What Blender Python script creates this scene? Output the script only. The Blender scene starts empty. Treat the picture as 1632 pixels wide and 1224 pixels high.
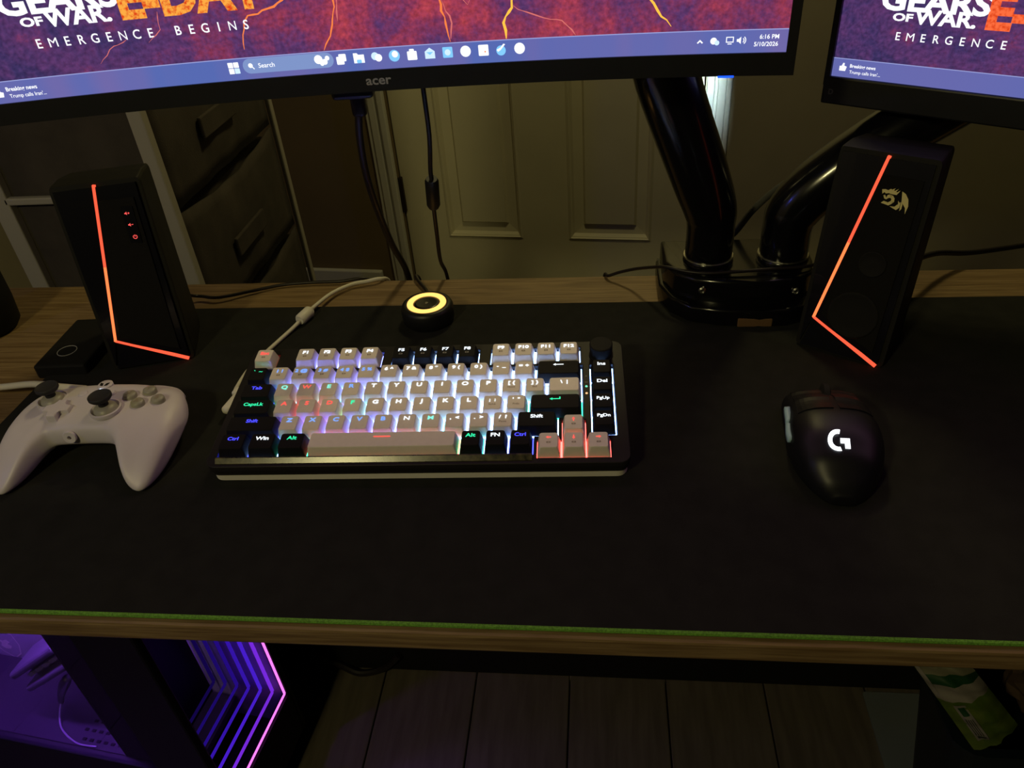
import bpy, bmesh, math, random
from mathutils import Vector, Matrix
random.seed(7)
scene = bpy.context.scene
COL = scene.collection
R = math.radians

# ------------------------------------------------------------------ camera, world, lights, exposure
cam_d = bpy.data.cameras.new('camera'); cam = bpy.data.objects.new('camera', cam_d); COL.objects.link(cam)
cam_d.sensor_fit = 'HORIZONTAL'; cam_d.sensor_width = 36.0; cam_d.lens = 36.0*1226.6/1632
cam_d.clip_start = 0.01; cam_d.clip_end = 30
cr = Vector((0.99360250, 0.08870210, -0.06989995)); cu = Vector((0.00350001, 0.59446215, 0.80411597)); cf = Vector((-0.11287965, 0.79921630, -0.59034862))
cam.matrix_world = Matrix(((cr.x, cu.x, -cf.x, 0.0), (cr.y, cu.y, -cf.y, -0.294862), (cr.z, cu.z, -cf.z, 0.404855), (0, 0, 0, 1)))
scene.camera = cam
scene.view_settings.view_transform = 'Standard'; scene.view_settings.look = 'None'
scene.view_settings.exposure = 0.0; scene.view_settings.gamma = 1.0; scene.view_settings.use_curve_mapping = False
try:
    scene.cycles.use_denoising = True; scene.cycles.sample_clamp_indirect = 4.0; scene.cycles.max_bounces = 8
except Exception:
    pass
w = bpy.data.worlds.new('world'); scene.world = w; w.use_nodes = True
w.node_tree.nodes['Background'].inputs[0].default_value = (0.9, 0.75, 0.45, 1); w.node_tree.nodes['Background'].inputs[1].default_value = 0.003

def lamp(name, kind, loc, energy, color, size=0.1, target=None, spot=None, blend=0.3):
    d = bpy.data.lights.new(name, kind); d.energy = energy; d.color = color
    if kind == 'AREA': d.shape = 'DISK'; d.size = size
    else: d.shadow_soft_size = size
    if spot: d.spot_size = R(spot); d.spot_blend = blend
    o = bpy.data.objects.new(name, d); COL.objects.link(o); o.location = loc
    if target is not None:
        o.rotation_euler = (Vector(target)-Vector(loc)).to_track_quat('-Z', 'Y').to_euler()
    return o
# warm room lamp behind the viewer, a blue light strip further left, and an unseen cold beam added to brighten the door frame
lamp('warm_room_lamp', 'POINT', (-0.62, -0.95, 1.00), 18.0, (1.0, 0.88, 0.40), 0.07)
lamp('warm_wall_fill', 'POINT', (0.02, 0.98, 1.10), 11.0, (1.0, 0.85, 0.38), 0.08)  # unseen light added to brighten the wall behind the monitors
lamp('blue_strip_lamp', 'POINT', (-1.05, -0.30, 0.55), 1.5, (0.10, 0.13, 1.0), 0.025)
dl = lamp('door_frame_fill', 'AREA', (0.20, 1.16, 0.62), 0.13, (0.70, 0.95, 1.0), 0.03, target=(0.243, 1.575, -0.10))
dl.data.shape = 'RECTANGLE'; dl.data.size = 0.012; dl.data.size_y = 0.10; dl.data.spread = R(9)

# ------------------------------------------------------------------ materials
M = {}
def mat(name, color, rough=0.5, metal=0.0, var=0.0, scale=40.0, bump=0.0, bscale=200.0, coat=0.0, spec=0.5, stretch=(1, 1, 1), color2=None):
    m = bpy.data.materials.new(name); m.use_nodes = True; nt = m.node_tree; b = nt.nodes['Principled BSDF']
    b.inputs['Base Color'].default_value = (*color, 1); b.inputs['Roughness'].default_value = rough; b.inputs['Metallic'].default_value = metal
    b.inputs['Coat Weight'].default_value = coat; b.inputs['Specular IOR Level'].default_value = spec
    tc = nt.nodes.new('ShaderNodeTexCoord'); mp = nt.nodes.new('ShaderNodeMapping'); mp.inputs['Scale'].default_value = stretch
    nt.links.new(tc.outputs['Object'], mp.inputs['Vector'])
    if var > 0 or color2:
        n = nt.nodes.new('ShaderNodeTexNoise'); n.inputs['Scale'].default_value = scale; n.inputs['Detail'].default_value = 6
        nt.links.new(mp.outputs[0], n.inputs['Vector'])
        r = nt.nodes.new('ShaderNodeValToRGB'); r.color_ramp.elements[0].position = 0.35; r.color_ramp.elements[1].position = 0.65
        c2 = color2 if color2 else tuple(min(1, c*(1+var)) for c in color)
        c1 = color if color2 else tuple(c*(1-var) for c in color)
        r.color_ramp.elements[0].color = (*c1, 1); r.color_ramp.elements[1].color = (*c2, 1)
        nt.links.new(n.outputs['Fac'], r.inputs[0]); nt.links.new(r.outputs[0], b.inputs['Base Color'])
    if bump > 0:
        n2 = nt.nodes.new('ShaderNodeTexNoise'); n2.inputs['Scale'].default_value = bscale; n2.inputs['Detail'].default_value = 3
        nt.links.new(mp.outputs[0], n2.inputs['Vector'])
        bp = nt.nodes.new('ShaderNodeBump'); bp.inputs['Strength'].default_value = bump; bp.inputs['Distance'].default_value = 0.001
        nt.links.new(n2.outputs['Fac'], bp.inputs['Height']); nt.links.new(bp.outputs[0], b.inputs['Normal'])
    M[name] = m; return m
def emit(name, color, strength):
    m = bpy.data.materials.new(name); m.use_nodes = True; nt = m.node_tree; nt.nodes.clear()
    o = nt.nodes.new('ShaderNodeOutputMaterial'); e = nt.nodes.new('ShaderNodeEmission')
    e.inputs[0].default_value = (*color, 1); e.inputs[1].default_value = strength; nt.links.new(e.outputs[0], o.inputs[0])
    M[name] = m; return m

mat('mat_cloth', (0.017, 0.017, 0.016), 0.95, var=0.12, scale=60, bump=0.25, bscale=1800, spec=0.15)
mat('green_edge', (0.13, 0.32, 0.035), 0.8, var=0.3, scale=900, bump=0.4, bscale=1500)
mat('desk_wood', (0.15, 0.088, 0.036), 0.55, scale=26, color2=(0.26, 0.17, 0.08), stretch=(0.7, 14, 14), bump=0.15, bscale=60)
mat('floor_wood', (0.085, 0.070, 0.052), 0.5, scale=9, color2=(0.12, 0.10, 0.075), stretch=(9, 1, 1), bump=0.05, bscale=40)
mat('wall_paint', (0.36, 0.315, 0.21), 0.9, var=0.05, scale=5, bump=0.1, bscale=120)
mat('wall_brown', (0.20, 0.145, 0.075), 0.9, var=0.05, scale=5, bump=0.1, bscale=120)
mat('door_paint', (0.62, 0.57, 0.40), 0.55, var=0.04, scale=6)
mat('trim_paint', (0.70, 0.69, 0.62), 0.5, var=0.04, scale=8)
mat('hinge_metal', (0.05, 0.035, 0.02), 0.45, 0.8)
mat('black_plastic', (0.0075, 0.0075, 0.009), 0.45, var=0.1, scale=80)
mat('black_matte', (0.0075, 0.007, 0.007), 0.7, var=0.1, scale=80, bump=0.05, bscale=900, spec=0.22)
mat('speaker_shell', (0.011, 0.010, 0.0085), 0.6, bump=0.1, bscale=900, spec=0.22)
mat('black_gloss', (0.004, 0.004, 0.006), 0.19, coat=0.2)
mat('panel_gloss', (0.004, 0.004, 0.008), 0.28, coat=0.3)
mat('grille', (0.009, 0.008, 0.0075), 0.85, bump=0.6, bscale=2500, spec=0.22)
mat('rubber', (0.012, 0.011, 0.011), 0.8, spec=0.22)
mat('steel', (0.55, 0.55, 0.52), 0.3, 1.0)
mat('silver_ring', (0.6, 0.58, 0.5), 0.3, 1.0)
mat('emblem_metal', (0.95, 0.82, 0.36), 0.42, 0.0, spec=0.8)
mat('grey_print', (0.34, 0.33, 0.34), 0.6)
mat('white_plastic', (0.80, 0.76, 0.69), 0.45, var=0.02, scale=30)
mat('white_cable', (0.72, 0.68, 0.58), 0.5)
mat('controller_white', (0.70, 0.64, 0.72), 0.42, var=0.02, scale=40)
mat('button_grey', (0.36, 0.34, 0.29), 0.4)
mat('stick_rubber', (0.016, 0.015, 0.018), 0.7)
mat('keycap_white', (0.88, 0.80, 0.74), 0.5, var=0.02, scale=200)
mat('keycap_black', (0.0065, 0.0056, 0.0072), 0.68, var=0.05, scale=200, spec=0.22)
mat('case_dark', (0.017, 0.015, 0.016), 0.5, spec=0.22)
mat('case_lip', (0.045, 0.038, 0.016), 0.22, var=0.9, scale=160)
mat('sub_print', (0.36, 0.29, 0.25), 0.6)
mat('cable_black', (0.011, 0.007, 0.008), 0.45)
mat('cable_braid', (0.05, 0.05, 0.05), 0.6, bump=0.6, bscale=700)
mat('mouse_black', (0.006, 0.006, 0.009), 0.42, spec=0.4)
mat('mouse_side_button', (0.34, 0.52, 0.66), 0.5)
mat('fabric_grey', (0.058, 0.047, 0.037), 0.95, var=0.18, scale=20, bump=0.4, bscale=600)
mat('post_paint', (0.40, 0.37, 0.31), 0.5)
mat('pc_steel', (0.003, 0.003, 0.004), 0.5, spec=0.22)
mat('pc_tray', (0.42, 0.40, 0.46), 0.45, var=0.08, scale=20)
mat('pc_floor', (0.045, 0.04, 0.05), 0.35, bump=0.2, bscale=160)
mat('pc_grey', (0.20, 0.19, 0.22), 0.3, 0.4)
mat('bin_navy', (0.004, 0.009, 0.014), 0.45)
mat('bag_green', (0.07, 0.12, 0.014), 0.4, scale=45, color2=(0.11, 0.15, 0.024))
mat('bag_dark_green', (0.01, 0.05, 0.014), 0.4)
mat('bag_white', (0.22, 0.20, 0.19), 0.45)
mat('bag_tan', (0.17, 0.16, 0.11), 0.45)
mat('bag_black', (0.02, 0.025, 0.02), 0.5)
mat('paper_brown', (0.07, 0.04, 0.022), 0.85, var=0.25, scale=30)
mat('grey_sheet', (0.13, 0.15, 0.155), 0.6, var=0.05, scale=10)
mat('cardboard', (0.16, 0.085, 0.035), 0.8)

LEDC = dict(white=(0.26, 0.47, 1.0), redhot=(1.0, 0.06, 0.05), blue=(0.05, 0.06, 1.0), lblue=(0.13, 0.17, 1.0), green=(0.03, 0.85, 0.38), cyan=(0.15, 0.75, 0.75), red=(1.0, 0.06, 0.05))
for k, c in LEDC.items():
    emit('led_'+k, c, {'white': 14.0, 'lblue': 18.0, 'blue': 5.0, 'red': 3.5, 'redhot': 10.0, 'green': 6.0, 'cyan': 6.0}[k])
LEGC = dict(white=((0.86, 0.94, 1.0), 1.6), blue=((0.07, 0.07, 1.0), 1.5), lblue=((0.18, 0.36, 1.0), 1.3), green=((0.04, 1.0, 0.45), 1.1), cyan=((0.25, 1.0, 0.8), 1.1), red=((1.0, 0.10, 0.08), 1.3))
for k, (c, s) in LEGC.items(): emit('legend_'+k, c, s)
emit('strip_red', (1.0, 0.10, 0.045), 1.35)
emit('strip_orange', (1.0, 0.19, 0.055), 1.6)
emit('icon_red', (1.0, 0.10, 0.09), 1.2)
emit('ring_light', (1.0, 0.50, 0.12), 1.9)
emit('g_white', (0.93, 0.95, 1.0), 2.0)
emit('power_blue', (0.01, 0.07, 1.0), 2.0)
emit('status_green', (0.2, 1.0, 0.6), 1.2); emit('status_orange', (1.0, 0.55, 0.25), 1.2); emit('pad_led', (0.75, 0.88, 1.0), 3.0)
emit('screen_white', (0.95, 0.97, 1.0), 1.15)
emit('screen_blue_icon', (0.22, 0.58, 0.95), 1.1)
emit('screen_pale_icon', (0.62, 0.82, 1.0), 1.1)
emit('task_line', (0.36, 0.40, 0.78), 0.9)
emit('pill', (0.24, 0.34, 0.66), 0.9)
emit('pc_purple', (0.36, 0.11, 1.0), 260.0)
emit('chev0', (0.95, 0.17, 0.90), 1.6)
for i, (c, s) in enumerate([((0.24, 0.03, 0.95), 0.75), ((0.10, 0.02, 0.95), 0.62), ((0.075, 0.015, 0.85), 0.45), ((0.06, 0.012, 0.75), 0.26), ((0.05, 0.012, 0.6), 0.20), ((0.05, 0.012, 0.5), 0.11)]):
    emit('chev%d' % (i+1), c, s)

def screen_mats():
    # burning-rock desktop picture
    m = bpy.data.materials.new('wallpaper'); m.use_nodes = True; nt = m.node_tree; nt.nodes.clear()
    N = nt.nodes.new; Lk = nt.links.new
    out = N('ShaderNodeOutputMaterial'); e = N('ShaderNodeEmission'); Lk(e.outputs[0], out.inputs[0])
    uv = N('ShaderNodeUVMap'); sep = N('ShaderNodeSeparateXYZ'); Lk(uv.outputs[0], sep.inputs[0])
    n1 = N('ShaderNodeTexNoise'); n1.inputs['Scale'].default_value = 7; n1.inputs['Detail'].default_value = 8; n1.inputs['Roughness'].default_value = 0.7
    Lk(uv.outputs[0], n1.inputs['Vector'])
    ramp = N('ShaderNodeValToRGB'); cr_ = ramp.color_ramp
    cr_.elements[0].position = 0.30; cr_.elements[0].color = (0.045, 0.030, 0.115, 1)
    cr_.elements[1].position = 0.78; cr_.elements[1].color = (0.62, 0.085, 0.075, 1)
    for pos, c in ((0.46, (0.105, 0.036, 0.135)), (0.56, (0.225, 0.036, 0.095)), (0.66, (0.40, 0.048, 0.078))):
        el = cr_.elements.new(pos); el.color = (*c, 1)
    # the right half of the picture burns hotter than the left
    mr = N('ShaderNodeMapRange'); mr.inputs[1].default_value = 0.0; mr.inputs[2].default_value = 0.85; mr.inputs[3].default_value = -0.14; mr.inputs[4].default_value = 0.06
    Lk(sep.outputs[0], mr.inputs[0])
    ad = N('ShaderNodeMath'); ad.operation = 'ADD'; Lk(n1.outputs['Fac'], ad.inputs[0]); Lk(mr.outputs[0], ad.inputs[1]); Lk(ad.outputs[0], ramp.inputs[0])
    n3 = N('ShaderNodeTexNoise'); n3.inputs['Scale'].default_value = 110; n3.inputs['Detail'].default_value = 4; Lk(uv.outputs[0], n3.inputs['Vector'])
    gr = N('ShaderNodeMapRange'); gr.inputs[1].default_value = 0.3; gr.inputs[2].default_value = 0.7; gr.inputs[3].default_value = 0.72; gr.inputs[4].default_value = 1.3; Lk(n3.outputs['Fac'], gr.inputs[0])
    mul = N('ShaderNodeVectorMath'); mul.operation = 'SCALE'; Lk(ramp.outputs[0], mul.inputs[0]); Lk(gr.outputs[0], mul.inputs['Scale'])
    sky_fill = N('ShaderNodeMapRange'); sky_fill.inputs[1].default_value = 0.22; sky_fill.inputs[2].default_value = 0.75; Lk(sep.outputs[1], sky_fill.inputs[0])  # pale glow added to the unseen upper screen to light the desk
    mixc = N('ShaderNodeMixRGB'); mixc.inputs[2].default_value = (1.25, 0.68, 1.10, 1); Lk(sky_fill.outputs[0], mixc.inputs[0]); Lk(mul.outputs[0], mixc.inputs[1])
    Lk(mixc.outputs[0], e.inputs[0]); e.inputs[1].default_value = 1.0
    M['wallpaper'] = m
    emit('crack_orange', (1.0, 0.24, 0.06), 1.0); emit('crack_yellow', (1.0, 0.52, 0.06), 1.15); emit('crack_pink', (0.90, 0.22, 0.20), 0.8)
    # taskbar: bluish strip, purple where the picture shows through
    m = bpy.data.materials.new('taskbar'); m.use_nodes = True; nt = m.node_tree; nt.nodes.clear(); N = nt.nodes.new; Lk = nt.links.new
    out = N('ShaderNodeOutputMaterial'); e = N('ShaderNodeEmission'); Lk(e.outputs[0], out.inputs[0])
    uv = N('ShaderNodeUVMap'); n1 = N('ShaderNodeTexNoise'); n1.inputs['Scale'].default_value = 3.0; n1.inputs['Detail'].default_value = 2; Lk(uv.outputs[0], n1.inputs['Vector'])
    rp = N('ShaderNodeValToRGB'); rp.color_ramp.elements[0].position = 0.42; rp.color_ramp.elements[0].color = (0.095, 0.145, 0.45, 1)
    rp.color_ramp.elements[1].position = 0.70; rp.color_ramp.elements[1].color = (0.185, 0.14, 0.38, 1)
    Lk(n1.outputs['Fac'], rp.inputs[0]); Lk(rp.outputs[0], e.inputs[0]); M['taskbar'] = m
    # flame coloured lettering
    m = bpy.data.materials.new('fire_text'); m.use_nodes = True; nt = m.node_tree; nt.nodes.clear(); N = nt.nodes.new; Lk = nt.links.new
    out = N('ShaderNodeOutputMaterial'); e = N('ShaderNodeEmission'); Lk(e.outputs[0], out.inputs[0])
    tc = N('ShaderNodeTexCoord'); n1 = N('ShaderNodeTexNoise'); n1.inputs['Scale'].default_value = 420; n1.inputs['Detail'].default_value = 3; Lk(tc.outputs['Object'], n1.inputs['Vector'])
    rp = N('ShaderNodeValToRGB'); rp.color_ramp.elements[0].position = 0.34; rp.color_ramp.elements[0].color = (0.75, 0.06, 0.01, 1)
    rp.color_ramp.elements[1].position = 0.56; rp.color_ramp.elements[1].color = (1.0, 0.42, 0.06, 1)
    Lk(n1.outputs['Fac'], rp.inputs[0]); Lk(rp.outputs[0], e.inputs[0]); e.inputs[1].default_value = 1.0; M['fire_text'] = m
    m2 = m.copy(); m2.name = 'fire_text_red'
    for nd in m2.node_tree.nodes:
        if nd.type == 'VALTORGB':
            nd.color_ramp.elements[1].color = (1.0, 0.16, 0.05, 1)
    M['fire_text_red'] = m2
    g = bpy.data.materials.new('tinted_glass'); g.use_nodes = True; nt = g.node_tree; nt.nodes.clear(); N = nt.nodes.new
    out = N('ShaderNodeOutputMaterial'); mx = N('ShaderNodeMixShader'); t = N('ShaderNodeBsdfTransparent'); gl = N('ShaderNodeBsdfGlossy')
    t.inputs[0].default_value = (0.72, 0.68, 0.80, 1); gl.inputs['Roughness'].default_value = 0.03; gl.inputs[0].default_value = (1, 1, 1, 1); mx.inputs[0].default_value = 0.05
    nt.links.new(t.outputs[0], mx.inputs[1]); nt.links.new(gl.outputs[0], mx.inputs[2]); nt.links.new(mx.outputs[0], out.inputs[0]); M['tinted_glass'] = g
screen_mats()

# ------------------------------------------------------------------ helpers
def link(name, me, material, parent=None):
    if material is not None and not me.materials: me.materials.append(M[material] if isinstance(material, str) else material)
    o = bpy.data.objects.new(name, me); COL.objects.link(o)
    if parent is not None: o.parent = parent
    return o
def tag(o, label, cat, group=None, kind=None):
    if label: o['label'] = label
    if cat: o['category'] = cat
    if group: o['group'] = group
    if kind: o['kind'] = kind
    return o
def thing(name, label, cat, loc=(0, 0, 0), rotz=0.0, group=None, matrix=None):
    o = bpy.data.objects.new(name, None); COL.objects.link(o); o.empty_display_size = 0.02
    if matrix is not None: o.matrix_world = matrix
    else: o.location = loc; o.rotation_euler = (0, 0, rotz)
    return tag(o, label, cat, group)
def pymesh(name, verts, faces, material, parent=None, smooth=False, fix=True):
    me = bpy.data.meshes.new(name); me.from_pydata([tuple(v) for v in verts], [], faces); 
    if fix:
        bm = bmesh.new(); bm.from_mesh(me); bmesh.ops.recalc_face_normals(bm, faces=bm.faces); bm.to_mesh(me); bm.free()
    if smooth:
        for p in me.polygons: p.use_smooth = True
    me.update(); return link(name, me, material, parent)
class B:
    """collects simple solids into one mesh"""
    def __init__(s): s.bm = bmesh.new()
    def _xf(s, vs, mx):
        if mx is not None: bmesh.ops.transform(s.bm, matrix=mx, verts=vs)
    def box(s, c, d, bevel=0.0, seg=2, rot=None, mx=None):
        r = bmesh.ops.create_cube(s.bm, size=1.0); vs = r['verts']
        bmesh.ops.scale(s.bm, vec=d, verts=vs)
        if bevel > 0:
            es = list({e for v in vs for e in v.link_edges})
            g = bmesh.ops.bevel(s.bm, geom=es, offset=bevel, segments=seg, profile=0.5, affect='EDGES', clamp_overlap=True)
            vs = list({v for f in g['faces'] for v in f.verts} | {v for v in vs if v.is_valid})
        if rot: bmesh.ops.rotate(s.bm, cent=(0, 0, 0), matrix=Matrix.Rotation(rot[1], 3, rot[0]), verts=vs)
        bmesh.ops.translate(s.bm, vec=c, verts=vs); s._xf(vs, mx); return s
    def prism(s, poly, z0, z1, bevel=0.0, seg=2, inset_top=0.0, mx=None):
        n = len(poly); cx = sum(p[0] for p in poly)/n; cy = sum(p[1] for p in poly)/n
        k = 1.0-inset_top
        lo = [s.bm.verts.new((x, y, z0)) for x, y in poly]; hi = [s.bm.verts.new((cx+(x-cx)*k, cy+(y-cy)*k, z1)) for x, y in poly]
        f1 = s.bm.faces.new(lo[::-1]); f2 = s.bm.faces.new(hi)
        for i in range(n): s.bm.faces.new((lo[i], lo[(i+1) % n], hi[(i+1) % n], hi[i]))
        vs = lo+hi
        if bevel > 0:
            es = list(f2.edges)
            g = bmesh.ops.bevel(s.bm, geom=es, offset=bevel, segments=seg, profile=0.5, affect='EDGES', clamp_overlap=True)
            vs = list({v for f in g['faces'] for v in f.verts} | {v for v in vs if v.is_valid})
        s._xf(vs, mx); return s
    def lathe(s, prof, n=32, c=(0, 0, 0), mx=None):
        rings = []; vs = []
        for r, z in prof:
            if r < 1e-6:
                v = s.bm.verts.new((0, 0, z)); rings.append([v]); vs.append(v)
            else:
                ring = [s.bm.verts.new((r*math.cos(2*math.pi*i/n), r*math.sin(2*math.pi*i/n), z)) for i in range(n)]; rings.append(ring); vs += ring
        for a, b in zip(rings, rings[1:]):
            for i in range(n):
                j = (i+1) % n
                if len(a) == 1 and len(b) == 1: continue
                if len(a) == 1: s.bm.faces.new((a[0], b[j], b[i]))
                elif len(b) == 1: s.bm.faces.new((a[i], a[j], b[0]))
                else: s.bm.faces.new((a[i], a[j], b[j], b[i]))
        bmesh.ops.translate(s.bm, vec=c, verts=vs); s._xf(vs, mx); return s
    def tube(s, pts, rad, n=10, sub=6, smoothpath=True):
        P = [Vector(p) for p in pts]; rr = rad if isinstance(rad, (list, tuple)) else [rad]*len(P)
        Q, Rr = [], []
        if smoothpath and len(P) > 2:
            for i in range(len(P)-1):
                p0 = P[max(i-1, 0)]; p1 = P[i]; p2 = P[i+1]; p3 = P[min(i+2, len(P)-1)]
                for k in range(sub):
                    t = k/sub
                    Q.append(0.5*((2*p1)+(p2-p0)*t+(2*p0-5*p1+4*p2-p3)*t*t+(3*p1-p0-3*p2+p3)*t**3)); Rr.append(rr[i]*(1-t)+rr[i+1]*t)
            Q.append(P[-1]); Rr.append(rr[-1])
        else: Q, Rr = P, rr
        rings = []; up = None
        for i, q in enumerate(Q):
            t = (Q[min(i+1, len(Q)-1)]-Q[max(i-1, 0)]).normalized()
            if up is None: up = Vector((0, 0, 1)) if abs(t.z) < 0.9 else Vector((0, 1, 0))
            a = t.cross(up).normalized(); up = a.cross(t).normalized()
            rings.append([s.bm.verts.new(q+Rr[i]*(math.cos(2*math.pi*j/n)*a+math.sin(2*math.pi*j/n)*up)) for j in range(n)])
        for a, b in zip(rings, rings[1:]):
            for j in range(n): s.bm.faces.new((a[j], a[(j+1) % n], b[(j+1) % n], b[j]))
        s.bm.faces.new(rings[0][::-1]); s.bm.faces.new(rings[-1]); return s
    def raw(s, verts, faces):
        vs = [s.bm.verts.new(v) for v in verts]
        for f in faces: s.bm.faces.new([vs[i] for i in f])
        return s
    def build(s, name, material, parent=None, smooth=False, angle=None):
        bmesh.ops.recalc_face_normals(s.bm, faces=s.bm.faces)
        me = bpy.data.meshes.new(name); s.bm.to_mesh(me); s.bm.free()
        if smooth:
            for p in me.polygons: p.use_smooth = True
            if angle: me.set_sharp_from_angle(angle=R(angle))
        return link(name, me, material, parent)
_tc = {}
def text2d(t, size, bold=0.0, sx=1.0, align='CENTER', spacing=1.0, shear=0.0):
    key = (t, size, bold, sx, align, spacing, shear)
    if key in _tc: return _tc[key]
    c = bpy.data.curves.new('txt', 'FONT'); c.body = t; c.size = size; c.offset = bold*size; c.align_x = align; c.space_character = spacing; c.shear = shear
    c.resolution_u = 3; c.fill_mode = 'FRONT'
    o = bpy.data.objects.new('txt', c); me = bpy.data.meshes.new_from_object(o)
    v = [(p.co.x*sx, p.co.y) for p in me.vertices]; f = [tuple(p.vertices) for p in me.polygons]
    bpy.data.meshes.remove(me); bpy.data.objects.remove(o); bpy.data.curves.remove(c)
    _tc[key] = (v, f); return v, f
def flat(name, v2, faces, fn, material, parent=None):
    return pymesh(name, [fn(x, y) for x, y in v2], faces, material, parent, fix=False)
def textobj(name, t, size, fn, material, parent, **kw):
    v, f = text2d(t, size, **kw); return flat(name, v, f, fn, material, parent)
def rrect(x0, y0, x1, y1, r, n=5):
    p = []
    for cx, cy, a in ((x1-r, y0+r, -90), (x1-r, y1-r, 0), (x0+r, y1-r, 90), (x0+r, y0+r, 180)):
        for i in range(n+1):
            t = R(a+90*i/n); p.append((cx+r*math.cos(t), cy+r*math.sin(t)))
    return p
def holed(name, outer, holes, z0, z1, material, parent=None, bev=0.0):
    """flat plate with openings"""
    c = bpy.data.curves.new(name, 'CURVE'); c.dimensions = '2D'; c.fill_mode = 'BOTH'; c.extrude = (z1-z0)/2-bev; c.bevel_depth = bev; c.bevel_resolution = 1
    for poly in [outer]+holes:
        sp = c.splines.new('POLY'); sp.points.add(len(poly)-1); sp.use_cyclic_u = True
        for i, (x, y) in enumerate(poly): sp.points[i].co = (x, y, 0, 1)
    o = bpy.data.objects.new('tmp', c); me = bpy.data.meshes.new_from_object(o); bpy.data.objects.remove(o); bpy.data.curves.remove(c)
    for v in me.vertices: v.co.z += (z0+z1)/2
    me.materials.clear(); return link(name, me, material, parent)
def disc(cx, cy, r, n=20): return [(cx+r*math.cos(2*math.pi*i/n), cy+r*math.sin(2*math.pi*i/n)) for i in range(n)]

FLOOR = -0.74
# ------------------------------------------------------------------ room
YAW = R(-6.17); WP = Vector((-0.4053, 1.65, 0))         # a point of the back wall
def wallmx(): return Matrix.Translation((WP.x, WP.y, 0)) @ Matrix.Rotation(YAW, 4, 'Z')   # local x along the wall, -y towards the viewer
WM = wallmx()
def on_wall(o): o.matrix_world = WM; return o
# floor and its planks
fl = B().box((0, 0.6, FLOOR-0.03), (5.2, 5.2, 0.02)).build('floor', 'floor_wood'); tag(fl, 'wooden floor of wide planks under the desk', None, kind='structure')
pw = 0.155
plank = B().box((0, 0, 0), (pw-0.0022, 2.4, 0.02), 0.0012, 1); pm = None
for k in range(-17, 15):
    for j in range(-1, 2):
        off = [0.31, 0.95, 0.62, 0.12, 0.80][k % 5]
        if pm is None:
            o = plank.build('plank', 'floor_wood', fl); pm = o.data
        else: o = link('plank', pm, None, fl)
        o.location = (-0.05+pw*(k+0.5), 0.1+off+2.402*j, FLOOR-0.01)
        o.rotation_euler = (0, 0, math.pi*((k+j) % 2))
# back wall with the opening for the door
DW0, DW1 = -0.128, 0.653                                   # door slab along the wall
wl = holed('wall_back', [(DW0-0.040, 1.30), (DW1+0.003, 1.30), (DW1+0.003, FLOOR), (2.6, FLOOR), (2.6, 1.75), (DW0-0.040, 1.75)], [], -0.06, 0.06, 'wall_paint')
wl.matrix_world = WM @ Matrix.Translation((0, 0.06, 0)) @ Matrix.Rotation(R(90), 4, 'X'); tag(wl, 'plain beige painted wall behind the desk', None, kind='structure')
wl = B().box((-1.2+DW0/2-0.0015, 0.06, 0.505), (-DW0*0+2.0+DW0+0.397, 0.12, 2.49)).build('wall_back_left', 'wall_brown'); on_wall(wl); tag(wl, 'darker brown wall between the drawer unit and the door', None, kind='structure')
wl2 = B().box((0, 0, 0.5), (0.1, 3.6, 2.5)).build('wall_left', 'wall_paint'); wl2.location = (-1.75, 0.35, 0); tag(wl2, 'beige painted wall beyond the fabric drawer unit', None, kind='structure')
bb = B().box((-1.2, -0.008, FLOOR+0.055), (1.95, 0.016, 0.11), 0.004).build('baseboard_back', 'trim_paint'); on_wall(bb); tag(bb, 'pale baseboard along the wall left of the door', None, kind='structure')
bb = B().box((1.65, -0.008, FLOOR+0.055), (1.80, 0.016, 0.11), 0.004).build('baseboard_right', 'trim_paint'); on_wall(bb); tag(bb, 'pale baseboard along the wall right of the door', None, kind='structure')
# door with raised panels
door = thing('door_1', 'cream six-panel door with dark hinge', None); door['kind'] = 'structure'; door.matrix_world = WM
xs = [(DW0+0.125, DW0+0.318), (DW0+0.463, DW0+0.663)]; rows = [(-0.515, 0.185), (0.30, 0.86), (0.95, 1.18)]
holes = [[(a, z0), (b, z0), (b, z1), (a, z1)] for a, b in xs for z0, z1 in rows]
o = holed('door_slab', [(DW0, FLOOR+0.01), (DW1, FLOOR+0.01), (DW1, 1.295), (DW0, 1.295)], holes, -0.017, 0.017, 'door_paint', door)
o.rotation_euler = (R(90), 0, 0); o.location = (0, 0.025, 0)
for a, b in xs:
    for z0, z1 in rows:
        V, F = [], []
        for (ins, dep) in ((-0.014, 0.003), (-0.004, -0.004), (0.006, 0.010), (0.030, 0.013), (0.036, 0.004)):
            V += [(a+ins, 0.008+dep, z0+ins), (b-ins, 0.008+dep, z0+ins), (b-ins, 0.008+dep, z1-ins), (a+ins, 0.008+dep, z1-ins)]
        for k in range(4):
            for i in range(4): F.append((k*4+i, k*4+(i+1) % 4, k*4+4+(i+1) % 4, k*4+4+i))
        F.append((16, 17, 18, 19)); pymesh('panel', V, F, 'door_paint', door)
for z in (-0.40, 0.95):
    B().box((DW0-0.002, 0.004, z), (0.014, 0.012, 0.10), 0.002).build('hinge', 'hinge_metal', door)
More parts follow.
